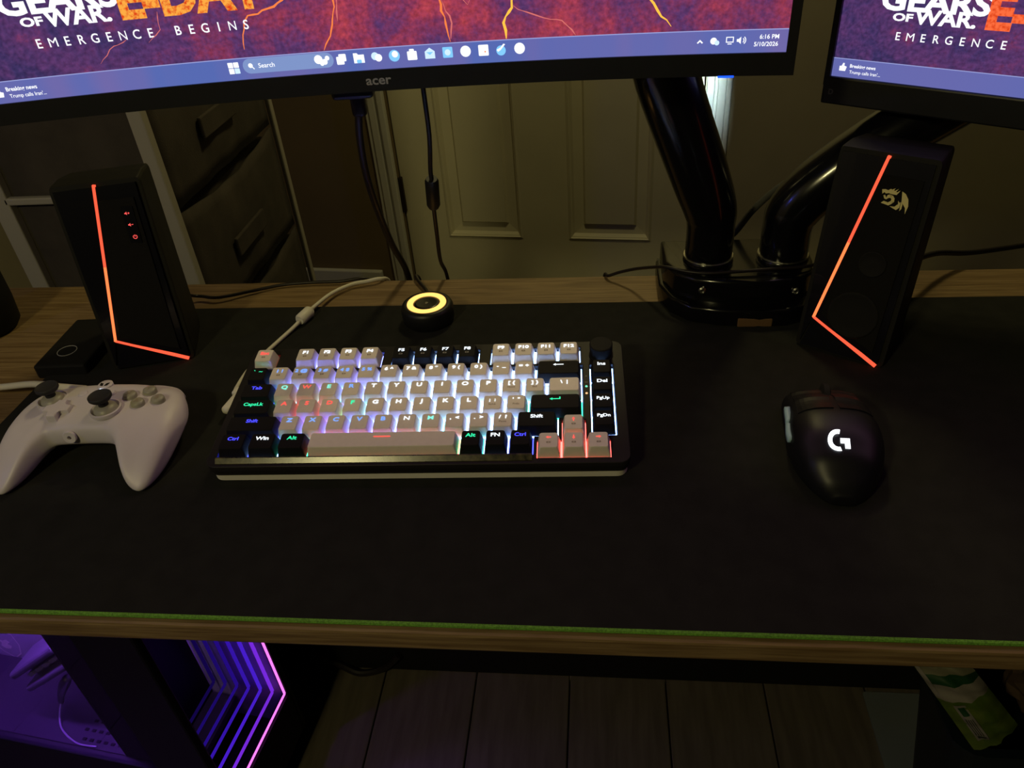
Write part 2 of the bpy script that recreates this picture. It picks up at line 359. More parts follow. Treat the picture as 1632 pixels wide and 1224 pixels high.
for nm, x0, x1 in (('trim_1', DW0-0.062, DW0-0.006), ('trim_2', DW1+0.006, DW1+0.062)):
    b = B()
    for (a0, a1, t) in ((0.0, 0.30, 0.020), (0.30, 0.44, 0.012), (0.44, 0.78, 0.016), (0.78, 1.0, 0.010)):
        if nm == 'trim_1': a0, a1 = 1-a1, 1-a0
        b.box((x0+(x1-x0)*(a0+a1)/2, -t/2+0.001, (FLOOR+1.36)/2), ((x1-x0)*(a1-a0), t, 1.36-FLOOR), 0.0025)
    o = b.build(nm, 'trim_paint'); on_wall(o); tag(o, 'pale moulded casing on the %s side of the door' % ('left' if nm == 'trim_1' else 'right'), None, kind='structure')
o = B().box((0.2625, -0.009, 1.335), (0.91, 0.02, 0.055), 0.004).build('trim_3', 'trim_paint'); on_wall(o); tag(o, 'pale casing above the door', None, kind='structure')

# ------------------------------------------------------------------ desk
desk = thing('desk', 'wood-grain desk with a thin top and black back panel', 'desk', (0, 0.22, FLOOR))
def dk(b, n, m): 
    o = b.build(n, m, desk); o.location = (0, -0.22, -FLOOR); return o
dk(B().box((-0.13, 0.2255, -0.0125), (2.04, 0.463, 0.017), 0.0022, 2), 'desktop', 'desk_wood')
dk(B().box((-0.13, 0.448, -0.380), (1.92, 0.014, 0.714)), 'back_panel', 'black_matte')
for x in (-1.11, 0.85):
    dk(B().box((x, 0.23, FLOOR/2-0.0105), (0.04, 0.42, -FLOOR-0.021), 0.003), 'leg', 'black_matte')
dk(B().tube([(-0.475, 0.436, -0.690), (-0.43, 0.432, -0.722), (-0.40, 0.428, -0.733), (-0.36, 0.432, -0.722), (-0.33, 0.436, -0.690)], 0.0055, 8), 'cable_loop', 'cable_black')
mt = thing('desk_mat', 'large black cloth desk mat with a bright green stitched edge', 'desk mat', (0, 0.2, -0.004))
o = B().prism(rrect(-0.535, 0.0, 0.50, 0.3935, 0.008), -0.004, 0.0, 0.0006, 1).build('cloth', 'mat_cloth', mt); o.location = (0, -0.2, 0.004)
b = B().tube([(-0.533, -0.0002, -0.0019), (0.50, -0.0002, -0.0019)], 0.0019, 8, smoothpath=False)
o = b.build('stitched_edge', 'green_edge', mt); o.location = (0, -0.2, 0.004); o['label'] = 'bright green stitching along the front edge'

# ------------------------------------------------------------------ curved monitor
MR = 1.5
mon = thing('curved_monitor', 'large black curved monitor showing a burning-rock wallpaper and taskbar', 'monitor', (-0.165, 0.2956, 0.2463), 0.0678)
def arc(s, z, off=0.0):
    a = s/MR; return ((MR-off)*math.sin(a), -(MR-(MR-off)*math.cos(a)), z)
def curved(name, s0, s1, z0, z1, o0, o1, material, parent, n=32, uv=None, smooth=True):
    """curved slab between arc offsets o0 (back) and o1 (front)"""
    V, F = [], []
    for i in range(n+1):
        s = s0+(s1-s0)*i/n
        V += [arc(s, z0, o1), arc(s, z1, o1), arc(s, z1, o0), arc(s, z0, o0)]
    for i in range(n):
        a = i*4; b = a+4
        for k in range(4): F.append((a+k, a+(k+1) % 4, b+(k+1) % 4, b+k))
    F += [(0, 3, 2, 1), (n*4, n*4+1, n*4+2, n*4+3)]
    o = pymesh(name, V, F, material, parent)
    if uv:
        me = o.data; L = me.uv_layers.new(name='UVMap')
        for li, lo in enumerate(me.loops):
            co = me.vertices[lo.vertex_index].co; s = MR*math.atan2(co.x, co.y+MR)
            L.data[li].uv = uv(s, co.z)
    return o
H1 = 0.360
curved('back_shell', -0.3015, 0.3015, 0.001, H1-0.001, -0.030, -0.0012, 'black_matte', mon)
scr = curved('screen', -0.2955, 0.2955, 0.0150, 0.3525, -0.0012, 0.0, 'wallpaper', mon, uv=lambda s, z: ((s+0.2955)/0.591*1.6, (z-0.015)/0.591*1.6))
curved('bottom_bezel', -0.302, 0.302, 0.0, 0.0152, -0.010, 0.0022, 'black_plastic', mon)
curved('top_bezel', -0.302, 0.302, 0.3522, H1, -0.010, 0.0022, 'black_plastic', mon)
for s0, s1 in ((-0.302, -0.2952), (0.2952, 0.302)): curved('side_bezel', s0, s1, 0.0152, 0.3522, -0.010, 0.0022, 'black_plastic', mon, n=1)
A1 = lambda off: (lambda x, y: arc(x, y, off))
def at1(x0, y0, off=0.0006): return lambda x, y: arc(x0+x, y0+y, off)
textobj('brand_lettering', 'acer', 0.0095, at1(0.0008, 0.0050, 0.0024), 'grey_print', mon, bold=0.02, sx=1.15)
curved('power_light', 0.2505, 0.2615, -0.0010, 0.0004, -0.002, 0.0026, 'power_blue', mon, n=2)
B().box((-0.031, 0.045, -0.010), (0.034, 0.018, 0.012), 0.003).build('cable_port', 'black_plastic', mon)
# what the screen shows
tb = curved('taskbar', -0.2954, 0.2954, 0.0151, 0.0302, 0.0001, 0.0003, 'taskbar', scr, uv=lambda s, z: (s*6, 0.3))
curved('taskbar_edge', -0.2954, 0.2954, 0.0299, 0.0305, 0.0002, 0.0004, 'task_line', scr)
def screen_text(mk, parent, sc, ox, zo, fire):
    """the game title block: positions in metres on a 27 inch screen, scaled"""
    t = lambda n, s, size, x, z, m, **k: textobj(n, s, size*sc, mk(ox+x*sc, zo+z*sc), m, parent, **k)
    t('title_text', 'GEARS', 0.0215, 0.0, 0.0725, 'screen_white', bold=0.035, sx=1.28, align='LEFT')
    t('title_text', 'OF', 0.0078, 0.0115, 0.0645, 'screen_white', bold=0.04, sx=1.55, align='LEFT')
    t('title_text', 'WAR.', 0.0150, 0.0290, 0.0632, 'screen_white', bold=0.035, sx=1.20, align='LEFT')
    t('title_text', 'E-DAY', 0.0350, 0.0800, 0.0640, fire, bold=0.045, sx=1.03, align='LEFT')
    for i, ch in enumerate('EMERGENCE BEGINS'):
        if ch != ' ': t('tagline_letter', ch, 0.0088, 0.0185+i*0.00985, 0.0497, 'screen_white', bold=0.0 if ch in 'MN' else 0.010, sx=1.08 if ch == 'M' else 0.95)
screen_text(lambda a, b: at1(a, b), scr, 1.0, -0.2545, 0.0, 'fire_text')
textobj('news_text', 'Breaking news', 0.0040, at1(-0.2715, 0.0234), 'screen_white', scr, bold=0.02, align='LEFT', sx=0.95)
textobj('news_text', "Trump calls Iran'...", 0.0037, at1(-0.2705, 0.0186), 'screen_white', scr, bold=0.008, align='LEFT', sx=0.95)
def poly(name, pts, mk, material, parent): return flat(name, pts, [tuple(range(len(pts)))], mk, material, parent)
thumb = [(-2.6, -2.6), (2.0, -2.6), (2.8, 0.6), (0.8, 1.2), (0.9, 3.0), (-0.2, 3.2), (-1.2, 0.9), (-2.6, 0.8)]
poly('news_icon', [(x*0.001, y*0.001) for x, y in thumb], at1(-0.2765, 0.0222), 'screen_white', scr)
for dx in (-1, 1):
    for dy in (-1, 1): poly('start_icon', rrect(dx*0.0021-0.0019, dy*0.0021-0.0019, dx*0.0021+0.0019, dy*0.0021+0.0019, 0.0003, 2), at1(-0.1051, 0.0238, 0.0007), 'screen_pale_icon' if dx > 0 and dy < 0 else 'screen_white', scr)
V = rrect(-0.0333, -0.0052, 0.0333, 0.0052, 0.0051, 6)
for a in range(-3, 4): pass
b = B()
pl = [(x, z) for x, z in V]
curved('search_field', -0.0930, -0.0355, 0.0190, 0.0295, 0.0003, 0.0005, 'pill', scr, n=4)
poly('search_field_end', [(-0.0930, 0.0295)]+[(-0.0930+0.00525*math.cos(R(a)), 0.02425+0.00525*math.sin(R(a))) for a in range(100, 270, 15)]+[(-0.0930, 0.0190)], lambda x, y: arc(x, y, 0.0005), 'pill', scr)
poly('search_field_end', [(-0.0355, 0.0190)]+[(-0.0355+0.00525*math.cos(R(a)), 0.02425+0.00525*math.sin(R(a))) for a in range(-80, 90, 15)]+[(-0.0355, 0.0295)], lambda x, y: arc(x, y, 0.0005), 'pill', scr)
poly('search_icon', disc(0, 0.0004, 0.0017, 12), at1(-0.0925, 0.0243, 0.0007), 'screen_white', scr)
poly('search_icon', [(0.0008, -0.0008), (0.0013, -0.0003), (0.0027, -0.0020), (0.0022, -0.0025)], at1(-0.0925, 0.0243, 0.0007), 'screen_white', scr)
textobj('search_text', 'Search', 0.0046, at1(-0.0868, 0.0227, 0.0007), 'screen_white', scr, align='LEFT', bold=0.01)
for dx, dy, r in ((-0.0015, 0.0006, 0.0032), (0.0030, -0.0013, 0.0021), (0.0052, 0.0012, 0.0017), (0.0008, -0.0024, 0.0016)):
    poly('search_picture', disc(dx, dy, r, 12), at1(-0.0400, 0.0245, 0.0007+abs(dx)*0.01), 'screen_white', scr)
ICON = ['task', 'folder', 'swirl', 'edge', 'store', 'mail', 'chat', 'disc', 'square', 'steam', 'ball']
for i, kd in enumerate(ICON):
    x = -0.0245+i*0.01327; mk = at1(x, 0.0240, 0.0007); mk2 = at1(x, 0.0240, 0.0009)
    sq = lambda x0, y0, x1, y1: rrect(x0*1e-3, y0*1e-3, x1*1e-3, y1*1e-3, 0.0006, 2)
    if kd == 'task': poly('taskbar_icon', sq(-3.6, -3.6, 2.0, 2.0), mk, 'screen_white', scr); poly('taskbar_icon', sq(-1.6, -1.4, 3.8, 3.8), mk2, 'screen_white', scr)
    elif kd == 'folder': poly('taskbar_icon', [(-.004, -.0034), (.004, -.0034), (.004, .0024), (-.0002, .0024), (-.0012, .0036), (-.004, .0036)], mk, 'screen_white', scr); poly('taskbar_icon', sq(-1.8, -3.4, 1.8, -1.0), mk2, 'screen_blue_icon', scr)
    elif kd == 'swirl': poly('taskbar_icon', disc(-.0012, .0006, .0028, 12), mk, 'screen_pale_icon', scr); poly('taskbar_icon', disc(.0014, -.0006, .0027, 12), mk2, 'screen_white', scr)
    elif kd == 'edge': poly('taskbar_icon', disc(0, 0, .0041, 18), mk, 'screen_blue_icon', scr); poly('taskbar_icon', disc(.0006, .0011, .0023, 14), mk2, 'screen_white', scr)
    elif kd == 'store': poly('taskbar_icon', sq(-3.6, -3.8, 3.6, 2.4), mk, 'screen_white', scr); poly('taskbar_icon', sq(-1.8, 2.0, 1.8, 4.0), mk2, 'screen_white', scr)
    elif kd == 'mail': poly('taskbar_icon', [(-.0037, -.0036), (.0037, -.0036), (.0037, .0014), (0, .0040), (-.0037, .0014)], mk, 'screen_pale_icon', scr); poly('taskbar_icon', [(-.0026, .0010), (0, -.0010), (.0026, .0010)], mk2, 'screen_blue_icon', scr)
    elif kd == 'chat': poly('taskbar_icon', sq(-3.7, -3.7, 3.7, 3.7), mk, 'screen_blue_icon', scr); poly('taskbar_icon', disc(0, 0, .0022, 12), mk2, 'screen_pale_icon', scr)
    elif kd == 'square': poly('taskbar_icon', sq(-3.7, -3.8, 3.7, 3.8), mk, 'screen_white', scr); poly('taskbar_icon', disc(.0012, -.0010, .0006, 8), mk2, 'crack_orange', scr)
    elif kd == 'steam': poly('taskbar_icon', disc(-.0004, -.0008, .0035, 16), mk, 'screen_blue_icon', scr); poly('taskbar_icon', [(-.0036, -.0001), (-.0026, -.0016), (-.0006, -.0004), (.0030, .0034), (.0016, .0038), (-.0008, .0012)], mk2, 'screen_white', scr)
    else: poly('taskbar_icon', disc(0, 0, .0039, 18), mk, 'screen_white', scr)
b = [(-.0021, -.0008), (0, .0012), (.0021, -.0008), (.0014, -.0014), (0, -.0001), (-.0014, -.0014)]
poly('tray_icon', b, at1(0.2364, 0.0234), 'screen_white', scr)
poly('tray_icon', disc(-.0008, .0003, .0023, 12), at1(0.2465, 0.0232), 'screen_white', scr); poly('tray_icon', disc(.0015, -.0009, .0017, 10), at1(0.2465, 0.0232, 0.0008), 'screen_pale_icon', scr)
for (x0, y0, x1, y1) in ((-2.6, -1.2, -2.0, 2.6), (-2.6, 2.0, 2.6, 2.6), (2.0, -1.2, 2.6, 2.6), (-2.6, -1.2, 2.6, -0.6), (-1.4, -2.4, 1.4, -1.8)):
    poly('tray_icon', [(x0*1e-3, y0*1e-3), (x1*1e-3, y0*1e-3), (x1*1e-3, y1*1e-3), (x0*1e-3, y1*1e-3)], at1(0.2567, 0.0234), 'screen_white', scr)
poly('tray_icon', [(-.0026, -.0009), (-.0014, -.0009), (.0002, -.0024), (.0002, .0024), (-.0014, .0009), (-.0026, .0009)], at1(0.2640, 0.0235), 'screen_white', scr)
for r in (0.0014, 0.0026):
    poly('tray_icon', [(r*math.cos(R(a)), r*math.sin(R(a))) for a in range(-50, 51, 20)]+[((r+.0006)*math.cos(R(a)), (r+.0006)*math.sin(R(a))) for a in range(50, -51, -20)], at1(0.2645, 0.0235), 'screen_white', scr)
textobj('clock_text', '6:16 PM', 0.0040, at1(0.2896, 0.0242), 'screen_white', scr, align='RIGHT', bold=0.015)
textobj('clock_text', '5/10/2026', 0.0040, at1(0.2893, 0.0194), 'screen_white', scr, align='RIGHT', bold=0.015)
# glowing cracks of the wallpaper
def crack(pts, wd, material, seed, off=0.00035):
    rnd = random.Random(seed); P = []
    for (x0, y0), (x1, y1) in zip(pts, pts[1:]):
        n = max(2, int(math.hypot(x1-x0, y1-y0)/0.004))
        for i in range(n):
            t = i/n; P.append((x0+(x1-x0)*t+rnd.uniform(-.0008, .0008), y0+(y1-y0)*t+rnd.uniform(-.0008, .0008)))
    P.append(pts[-1]); V, F = [], []
    for i, (x, y) in enumerate(P):
        q = P[min(i+1, len(P)-1)]; r = P[max(i-1, 0)]; d = math.hypot(q[0]-r[0], q[1]-r[1]) or 1; nx, ny = -(q[1]-r[1])/d, (q[0]-r[0])/d
        ww = wd*rnd.uniform(0.5, 1.5)*0.5*(1 if 0 < i < len(P)-1 else 0.3); V += [(x+nx*ww, y+ny*ww), (x-nx*ww, y-ny*ww)]
        if i: F.append((2*i-2, 2*i-1, 2*i+1, 2*i))
    flat('wallpaper_crack', V, F, lambda x, y: arc(x, y, off), material, scr)
CR = [([(-0.037, 0.110), (-0.047, 0.075), (-0.066, 0.062), (-0.086, 0.058), (-0.091, 0.050), (-0.094, 0.036)], .0011, 'crack_orange'),
      ([(-0.020, 0.120), (-0.024, 0.080), (-0.022, 0.060), (-0.030, 0.040), (-0.036, 0.031)], .0010, 'crack_orange'),
      ([(-0.010, 0.115), (-0.019, 0.070), (-0.022, 0.050)], .0007, 'crack_pink'),
      ([(0.052, 0.130), (0.052, 0.066), (0.055, 0.048), (0.058, 0.031)], .0012, 'crack_orange'),
      ([(0.055, 0.060), (0.060, 0.044), (0.0585, 0.033)], .0008, 'crack_pink'),
      ([(0.104, 0.140), (0.104, 0.068), (0.105, 0.052), (0.098, 0.042), (0.099, 0.031)], .0016, 'crack_yellow'),
      ([(0.105, 0.052), (0.116, 0.047), (0.127, 0.043), (0.140, 0.041), (0.149, 0.031)], .0007, 'crack_pink'),
      ([(0.066, 0.064), (0.073, 0.055), (0.079, 0.062)], .0006, 'crack_pink'),
      ([(0.136, 0.075), (0.145, 0.062), (0.152, 0.056), (0.163, 0.061), (0.172, 0.060)], .0008, 'crack_orange'),
      ([(0.182, 0.070), (0.193, 0.060), (0.200, 0.054), (0.206, 0.045), (0.216, 0.034)], .0014, 'crack_yellow'),
      ([(0.178, 0.058), (0.187, 0.056), (0.194, 0.060)], .0007, 'crack_orange'),
      ([(0.22, 0.20), (0.15, 0.17), (0.11, 0.12), (0.104, 0.10)], .0030, 'crack_yellow'), ([(-0.05, 0.30), (0.01, 0.22), (0.05, 0.16), (0.052, 0.12)], .0030, 'crack_orange'),
      ([(0.25, 0.33), (0.21, 0.25), (0.20, 0.18), (0.19, 0.10), (0.186, 0.065)], .0026, 'crack_yellow'), ([(-0.16, 0.046), (-0.150, 0.054), (-0.148, 0.066)], .0005, 'crack_pink'), ([(-0.20, 0.036), (-0.19, 0.044), (-0.175, 0.050)], .0004, 'crack_pink')]
for i, (p, wd, m) in enumerate(CR): crack(p, wd, m, i, 0.00033+0.00002*i)

# ------------------------------------------------------------------ flat monitor on the right
mo2 = thing('flat_monitor', 'flat black monitor angled in above the right speaker with the same wallpaper', 'monitor', (0.193, 0.413, 0.187), R(-35))
W2, H2 = 0.541, 0.330
B().box((W2/2, 0.020, H2/2), (W2-0.002, 0.034, H2-0.002), 0.006).build('back_shell', 'black_matte', mo2)
s2 = B().box((W2/2, 0.0022, 0.0227+0.1495), (0.531, 0.002, 0.299)).build('screen', 'wallpaper', mo2)
L_ = s2.data.uv_layers.new(name='UVMap')
for li, lo in enumerate(s2.data.loops):
    co = s2.data.vertices[lo.vertex_index].co; L_.data[li].uv = ((co.x-0.005)/0.531*1.6, (co.z-0.0227)/0.531*1.6)
B().box((W2/2, 0.002, 0.01135), (W2, 0.008, 0.0227), 0.0015).build('bottom_bezel', 'black_plastic', mo2)
B().box((W2/2, 0.002, H2-0.0042), (W2, 0.008, 0.0084), 0.0015).build('top_bezel', 'black_plastic', mo2)
for x in (0.0024, W2-0.0024): B().box((x, 0.002, H2/2), (0.0048, 0.0078, H2-0.031)).build('side_bezel', 'black_plastic', mo2)
def at2(x0, y0, off=0.0006): return lambda x, y: (x0+x, 0.0012-off, y0+y)
P2 = lambda x, y: (x, -0.0021, y)
o = B().box((W2/2, 0.0009, 0.0300), (0.531, 0.0004, 0.0146)).build('taskbar', 'taskbar', s2)
L_ = o.data.uv_layers.new(name='UVMap')
for li, lo in enumerate(o.data.loops): L_.data[li].uv = (-1.7+o.data.vertices[lo.vertex_index].co.x*1.0, 0.3)
B().box((W2/2, 0.0008, 0.0373), (0.531, 0.0004, 0.0005)).build('taskbar_edge', 'task_line', s2)
screen_text(lambda a, b: at2(a, b), s2, 0.955, 0.0343, 0.0077, 'fire_text_red')
textobj('news_text', 'Breaking news', 0.0038, at2(0.0190, 0.0309), 'screen_white', s2, bold=0.02, align='LEFT', sx=0.95)
textobj('news_text', "Trump calls Iran'...", 0.0036, at2(0.0194, 0.0261), 'screen_white', s2, bold=0.008, align='LEFT', sx=0.95)
poly('news_icon', [(x*0.0011, y*0.0011) for x, y in thumb], at2(0.0136, 0.0305), 'screen_white', s2)
D_ = [(-2.4, -2.9), (0.4, -2.9), (2.2, -1.6), (2.6, 0.3), (1.9, 2.1), (0.4, 2.9), (-2.4, 2.9)]; D_i = [(-1.2, -1.7), (0.2, -1.7), (1.0, -1.0), (1.3, 0.2), (0.9, 1.2), (0.2, 1.7), (-1.2, 1.7)]
flat('port_symbol', [(x*8e-4, y*8e-4) for x, y in D_+D_i], [(i, (i+1) % 7, 7+(i+1) % 7, 7+i) for i in range(7)], lambda x, y: (0.0078+x, -0.0022, 0.0105+y), 'grey_print', mo2)

# ------------------------------------------------------------------ dual monitor arm
arm = thing('dual_monitor_mount', 'glossy black dual monitor arm with two posts on a clamp base', 'monitor arm', (0.143, 0.40, -0.004))
def ar(b, n, m, **k):
    o = b.build(n, m, arm, **k); o.location = (-0.143, -0.40, 0.004); return o
low = [(0.060, 0.452), (0.060, 0.400), (0.070, 0.372), (0.088, 0.354), (0.115, 0.346), (0.150, 0.343), (0.176, 0.3445), (0.193, 0.352), (0.205, 0.372), (0.210, 0.400), (0.210, 0.452)]
upp = [(0.064, 0.450), (0.064, 0.402), (0.074, 0.380), (0.093, 0.366), (0.118, 0.359), (0.150, 0.357), (0.176, 0.3585), (0.190, 0.364), (0.202, 0.378), (0.207, 0.402), (0.207, 0.450)]
ar(B().prism(low, 0.0004, 0.017, 0.003, 3), 'clamp_base', 'black_gloss', smooth=True, angle=35)
ar(B().prism(upp, 0.017, 0.041, 0.005, 4), 'base_cover', 'black_gloss', smooth=True, angle=35)
ar(B().prism([(0.062, 0.4578), (0.208, 0.4578), (0.208, 0.4645), (0.062, 0.4645)], -0.07, 0.012), 'clamp_jaw', 'black_plastic')
ar(B().box((0.1467, 0.3480, 0.0045), (0.032, 0.010, 0.009), 0.001), 'spacer', 'cardboard')
for x, y in ((0.098, 0.3632), (0.184, 0.3590)):
    ar(B().lathe([(0, 0), (0.0026, 0), (0.0036, 0.0008), (0.0036, 0.0022), (0.0022, 0.003), (0.0018, 0.0016), (0, 0.0016)], 16, mx=Matrix.Translation((x, y+0.002, 0.029)) @ Matrix.Rotation(R(90), 4, 'X')), 'screw', 'steel')
posts = [(0.107, 0.405), (0.1785, 0.405)]
for x, y in posts:
    ar(B().lathe([(0.0, 0.040), (0.0246, 0.040), (0.0240, 0.0445), (0.0232, 0.0455), (0, 0.0455)], 32, c=(x, y, 0)), 'post_foot', 'black_gloss', smooth=True, angle=40)
    ar(B().lathe([(0.0, 0.0455), (0.0242, 0.0455), (0.0244, 0.0461), (0.0238, 0.0468), (0, 0.0468)], 32, c=(x, y, 0)), 'collar_ring', 'silver_ring')
ar(B().tube([(0.107, 0.405, 0.0465), (0.107, 0.405, 0.078), (0.1045, 0.404, 0.096), (0.092, 0.401, 0.130), (0.0575, 0.393, 0.220), (0.050, 0.392, 0.262), (0.040, 0.390, 0.30)], [0.0228, 0.0228, 0.0248, 0.0265, 0.0275, 0.0270, 0.024], 24), 'lower_arm', 'black_gloss', smooth=True, angle=60)
ar(B().tube([(0.045, 0.385, 0.305), (0.0, 0.382, 0.345), (-0.08, 0.372, 0.395), (-0.155, 0.352, 0.425)], [0.024, 0.023, 0.020, 0.016], 18), 'upper_arm', 'black_gloss', smooth=True, angle=60)
ar(B().box((-0.166, 0.336, 0.426), (0.10, 0.012, 0.10), 0.003, rot=None), 'mount_plate', 'black_plastic')
ar(B().tube([(0.1785, 0.405, 0.0465), (0.1785, 0.405, 0.074), (0.183, 0.405, 0.092), (0.203, 0.405, 0.116), (0.245, 0.406, 0.150), (0.300, 0.408, 0.186), (0.345, 0.405, 0.215)], [0.0228, 0.0228, 0.0245, 0.0255, 0.026, 0.026, 0.024], 24), 'lower_arm', 'black_gloss', smooth=True, angle=60)
ar(B().tube([(0.345, 0.405, 0.215), (0.395, 0.39, 0.27), (0.435, 0.36, 0.33), (0.445, 0.338, 0.35)], [0.024, 0.022, 0.020, 0.015], 18), 'upper_arm', 'black_gloss', smooth=True, angle=60)
ar(B().box((0, 0, 0), (0.10, 0.012, 0.10), 0.003, mx=Matrix.Translation((0.4395, 0.3225, 0.352)) @ Matrix.Rotation(R(-35), 4, 'Z')), 'mount_plate', 'black_plastic')

# ------------------------------------------------------------------ speakers
def speaker(name, label, cx, cy, yaw, kind):
    t = thing(name, label, 'speaker', (cx, cy, 0.0), yaw)
    w, h, lean = 0.0775, 0.175, 0.030
    bw, dep, bh = 0.070, 0.068, 0.168
    def P(u, v, out=0.0):       # front panel coordinates
        nrm = Vector((0, -h, lean)).normalized()
        return Vector((-w/2+w*u, lean*v, h*v))+nrm*out
    # shell: front rectangle lofted to a narrower back
    fr = rrect(0, 0, 1, 1, 0.03, 3); ins = [(0.5+(x-0.5)*1.0, 0.5+(y-0.5)*1.0) for x, y in fr]
    V = []; n = len(fr)
    V += [P(0.5+(x-0.5)*0.985, 0.5+(y-0.5)*0.992, 0.0) for x, y in ins]
    V += [P(x, y, -0.003) for x, y in ins]
    for k, (f, hh) in enumerate(((0.35, 0.995), (0.85, 0.97), (1.0, 0.93))):
        ww = w+(bw-w)*f**1.5
        if k == 2: ww *= 0.93
        for x, y in ins:
            z = bh*y*hh/0.96 if y > 0.5 else h*y*0.98
            V.append(Vector(((x-0.5)*ww, lean*y*(1-f*0.45)+dep*f+0.003, min(z, h*0.995) if k < 2 else z*0.99)))
    F = [tuple(range(n-1, -1, -1))]
    for k in range(4):
        for i in range(n): F.append((k*n+i, k*n+(i+1) % n, (k+1)*n+(i+1) % n, (k+1)*n+i))
    F.append(tuple(range(4*n, 5*n)))
    mn = min(v.z for v in V)
    V = [Vector((v.x, v.y, max(v.z, 0.0005))) for v in V]
    sh = pymesh('shell', V, F, 'speaker_shell', t)
    # glossy facets either side of the light line
    def plate(name, uv, o0, o1, m, parent=t):
        k = len(uv); V = [P(u, v, o0) for u, v in uv]+[P(u, v, o1) for u, v in uv]
        F = [tuple(range(k-1, -1, -1)), tuple(range(k, 2*k))]+[(i, (i+1) % k, k+(i+1) % k, k+i) for i in range(k)]
        return pymesh(name, V, F, m, parent)
    plate('side_facet', [(0.055, 0.03), (0.14, 0.165), (0.492, 0.975), (0.05, 0.975)], 0.0, 0.0022, 'panel_gloss')
    plate('lower_facet', [(0.065, 0.012), (0.90, 0.012), (0.15, 0.158)], 0.0, 0.0022, 'panel_gloss')
    plate('front_facet', [(0.165, 0.172), (0.94, 0.022), (0.945, 0.975), (0.512, 0.975)], 0.0, 0.0026, 'panel_gloss')
    gp = plate('grille', [(0.225, 0.195), (0.86, 0.075), (0.885, 0.905), (0.495, 0.905)], 0.0026, 0.0042, 'grille')
    if kind == 'emblem':
        for u, v, r in ((0.56, 0.235, 0.021), (0.62, 0.50, 0.011)):
            c = P(u, v, 0.0042); nr = Vector((0, -h, lean)).normalized(); ex = Vector((1, 0, 0)); ey = nr.cross(ex)
            mx = Matrix(((ex.x, ey.x, nr.x, c.x), (ex.y, ey.y, nr.y, c.y), (ex.z, ey.z, nr.z, c.z), (0, 0, 0, 1)))
            B().lathe([(r, 0), (r, 0.0008), (r*0.93, 0.0012), (r*0.86, 0.0006), (r*0.3, 0.0004), (0, 0.001)], 28, mx=mx).build('driver', 'rubber', t, smooth=True)
    def bar(a, b, wd, o0, o1, m):
        a = Vector(a+(0,)); b = Vector(b+(0,)); A = P(a.x, a.y, 0); Bv = P(b.x, b.y, 0); d = (Bv-A).normalized(); nr = Vector((0, -h, lean)).normalized(); sd = d.cross(nr)*wd/2
        V = [q+nr*o for o in (o0, o1) for q in (A-sd, A+sd, Bv+sd, Bv-sd)]
        F = [(3, 2, 1, 0), (4, 5, 6, 7)]+[(i, (i+1) % 4, 4+(i+1) % 4, 4+i) for i in range(4)]
        o = pymesh('light_strip', V, F, m, t); o['label'] = 'glowing red light strip'
    bar((0.502, 0.985), (0.325, 0.575), 0.0023, 0.0, 0.0034, 'strip_red')
    bar((0.325, 0.575), (0.150, 0.170), 0.0023, 0.0, 0.0034, 'strip_orange')
    bar((0.150, 0.172), (0.925, 0.008), 0.0020, 0.0, 0.0034, 'strip_red')
    if kind == 'emblem':
        S = 0.022/240
        polys = [[(812, 590), (838, 582), (862, 585), (880, 570), (905, 573), (945, 587), (938, 602), (900, 606), (872, 604), (852, 612), (836, 606), (822, 622)],
                 [(890, 573), (917, 556), (906, 576)], [(915, 577), (943, 554), (926, 582)], [(935, 584), (960, 562), (946, 590)],
                 [(834, 632), (846, 624), (862, 640), (868, 620), (884, 612), (908, 616), (896, 634), (880, 640), (866, 654), (848, 652)],
                 [(884, 612), (912, 615), (930, 632), (932, 658), (915, 674), (905, 655), (906, 642), (894, 634)],
                 [(932, 658), (915, 678), (894, 694), (828, 690), (848, 670), (884, 674), (905, 656)],
                 [(975, 566), (1008, 578), (1038, 610), (1052, 660), (1042, 722), (1030, 678), (1006, 655), (990, 640), (984, 610)],
                 [(1004, 656), (1004, 694), (992, 712), (988, 672), (990, 640)], [(986, 645), (984, 690), (964, 712), (906, 698), (946, 690), (968, 664), (962, 640), (975, 652)]]
        for pz in polys:
            q = [(0.662+((x-930)*S)/w, 0.808-((y-640)*S*1.12+(x-930)*S*0.10)/0.1775) for x, y in pz][::-1]
            o = plate('emblem', q, 0.0042, 0.0050, 'emblem_metal', gp); o['label'] = 'pale gold dragon head emblem'
    else:
        bp = plate('button_plate', [(0.705, 0.685), (0.83, 0.675), (0.845, 0.862), (0.715, 0.868)], 0.0042, 0.0050, 'panel_gloss')
        def icon(polyset, u, v):
            for pz in polyset: 
                q = [(u+x*0.001/w, v+y*0.001/0.1775) for x, y in pz]
                o = flat('button_icon', q, [tuple(range(len(q)))], lambda a, b: P(a, b, 0.0053), 'icon_red', bp)
        spk = [[(-2.2, -0.5), (-1.4, -0.5), (-0.2, -1.5), (-0.2, 1.5), (-1.4, 0.5), (-2.2, 0.5)]]
        icon(spk+[[(0.5, -0.25), (2.1, -0.25), (2.1, 0.25), (0.5, 0.25)], [(1.05, -0.8), (1.55, -0.8), (1.55, 0.8), (1.05, 0.8)]], 0.768, 0.832)
        icon(spk+[[(0.5, -0.25), (2.1, -0.25), (2.1, 0.25), (0.5, 0.25)]], 0.770, 0.774)
        ringp = [[(1.4*math.cos(R(a)), 1.4*math.sin(R(a))), (1.95*math.cos(R(a)), 1.95*math.sin(R(a))), (1.95*math.cos(R(a+30)), 1.95*math.sin(R(a+30))), (1.4*math.cos(R(a+30)), 1.4*math.sin(R(a+30)))] for a in range(120, 420, 30)]
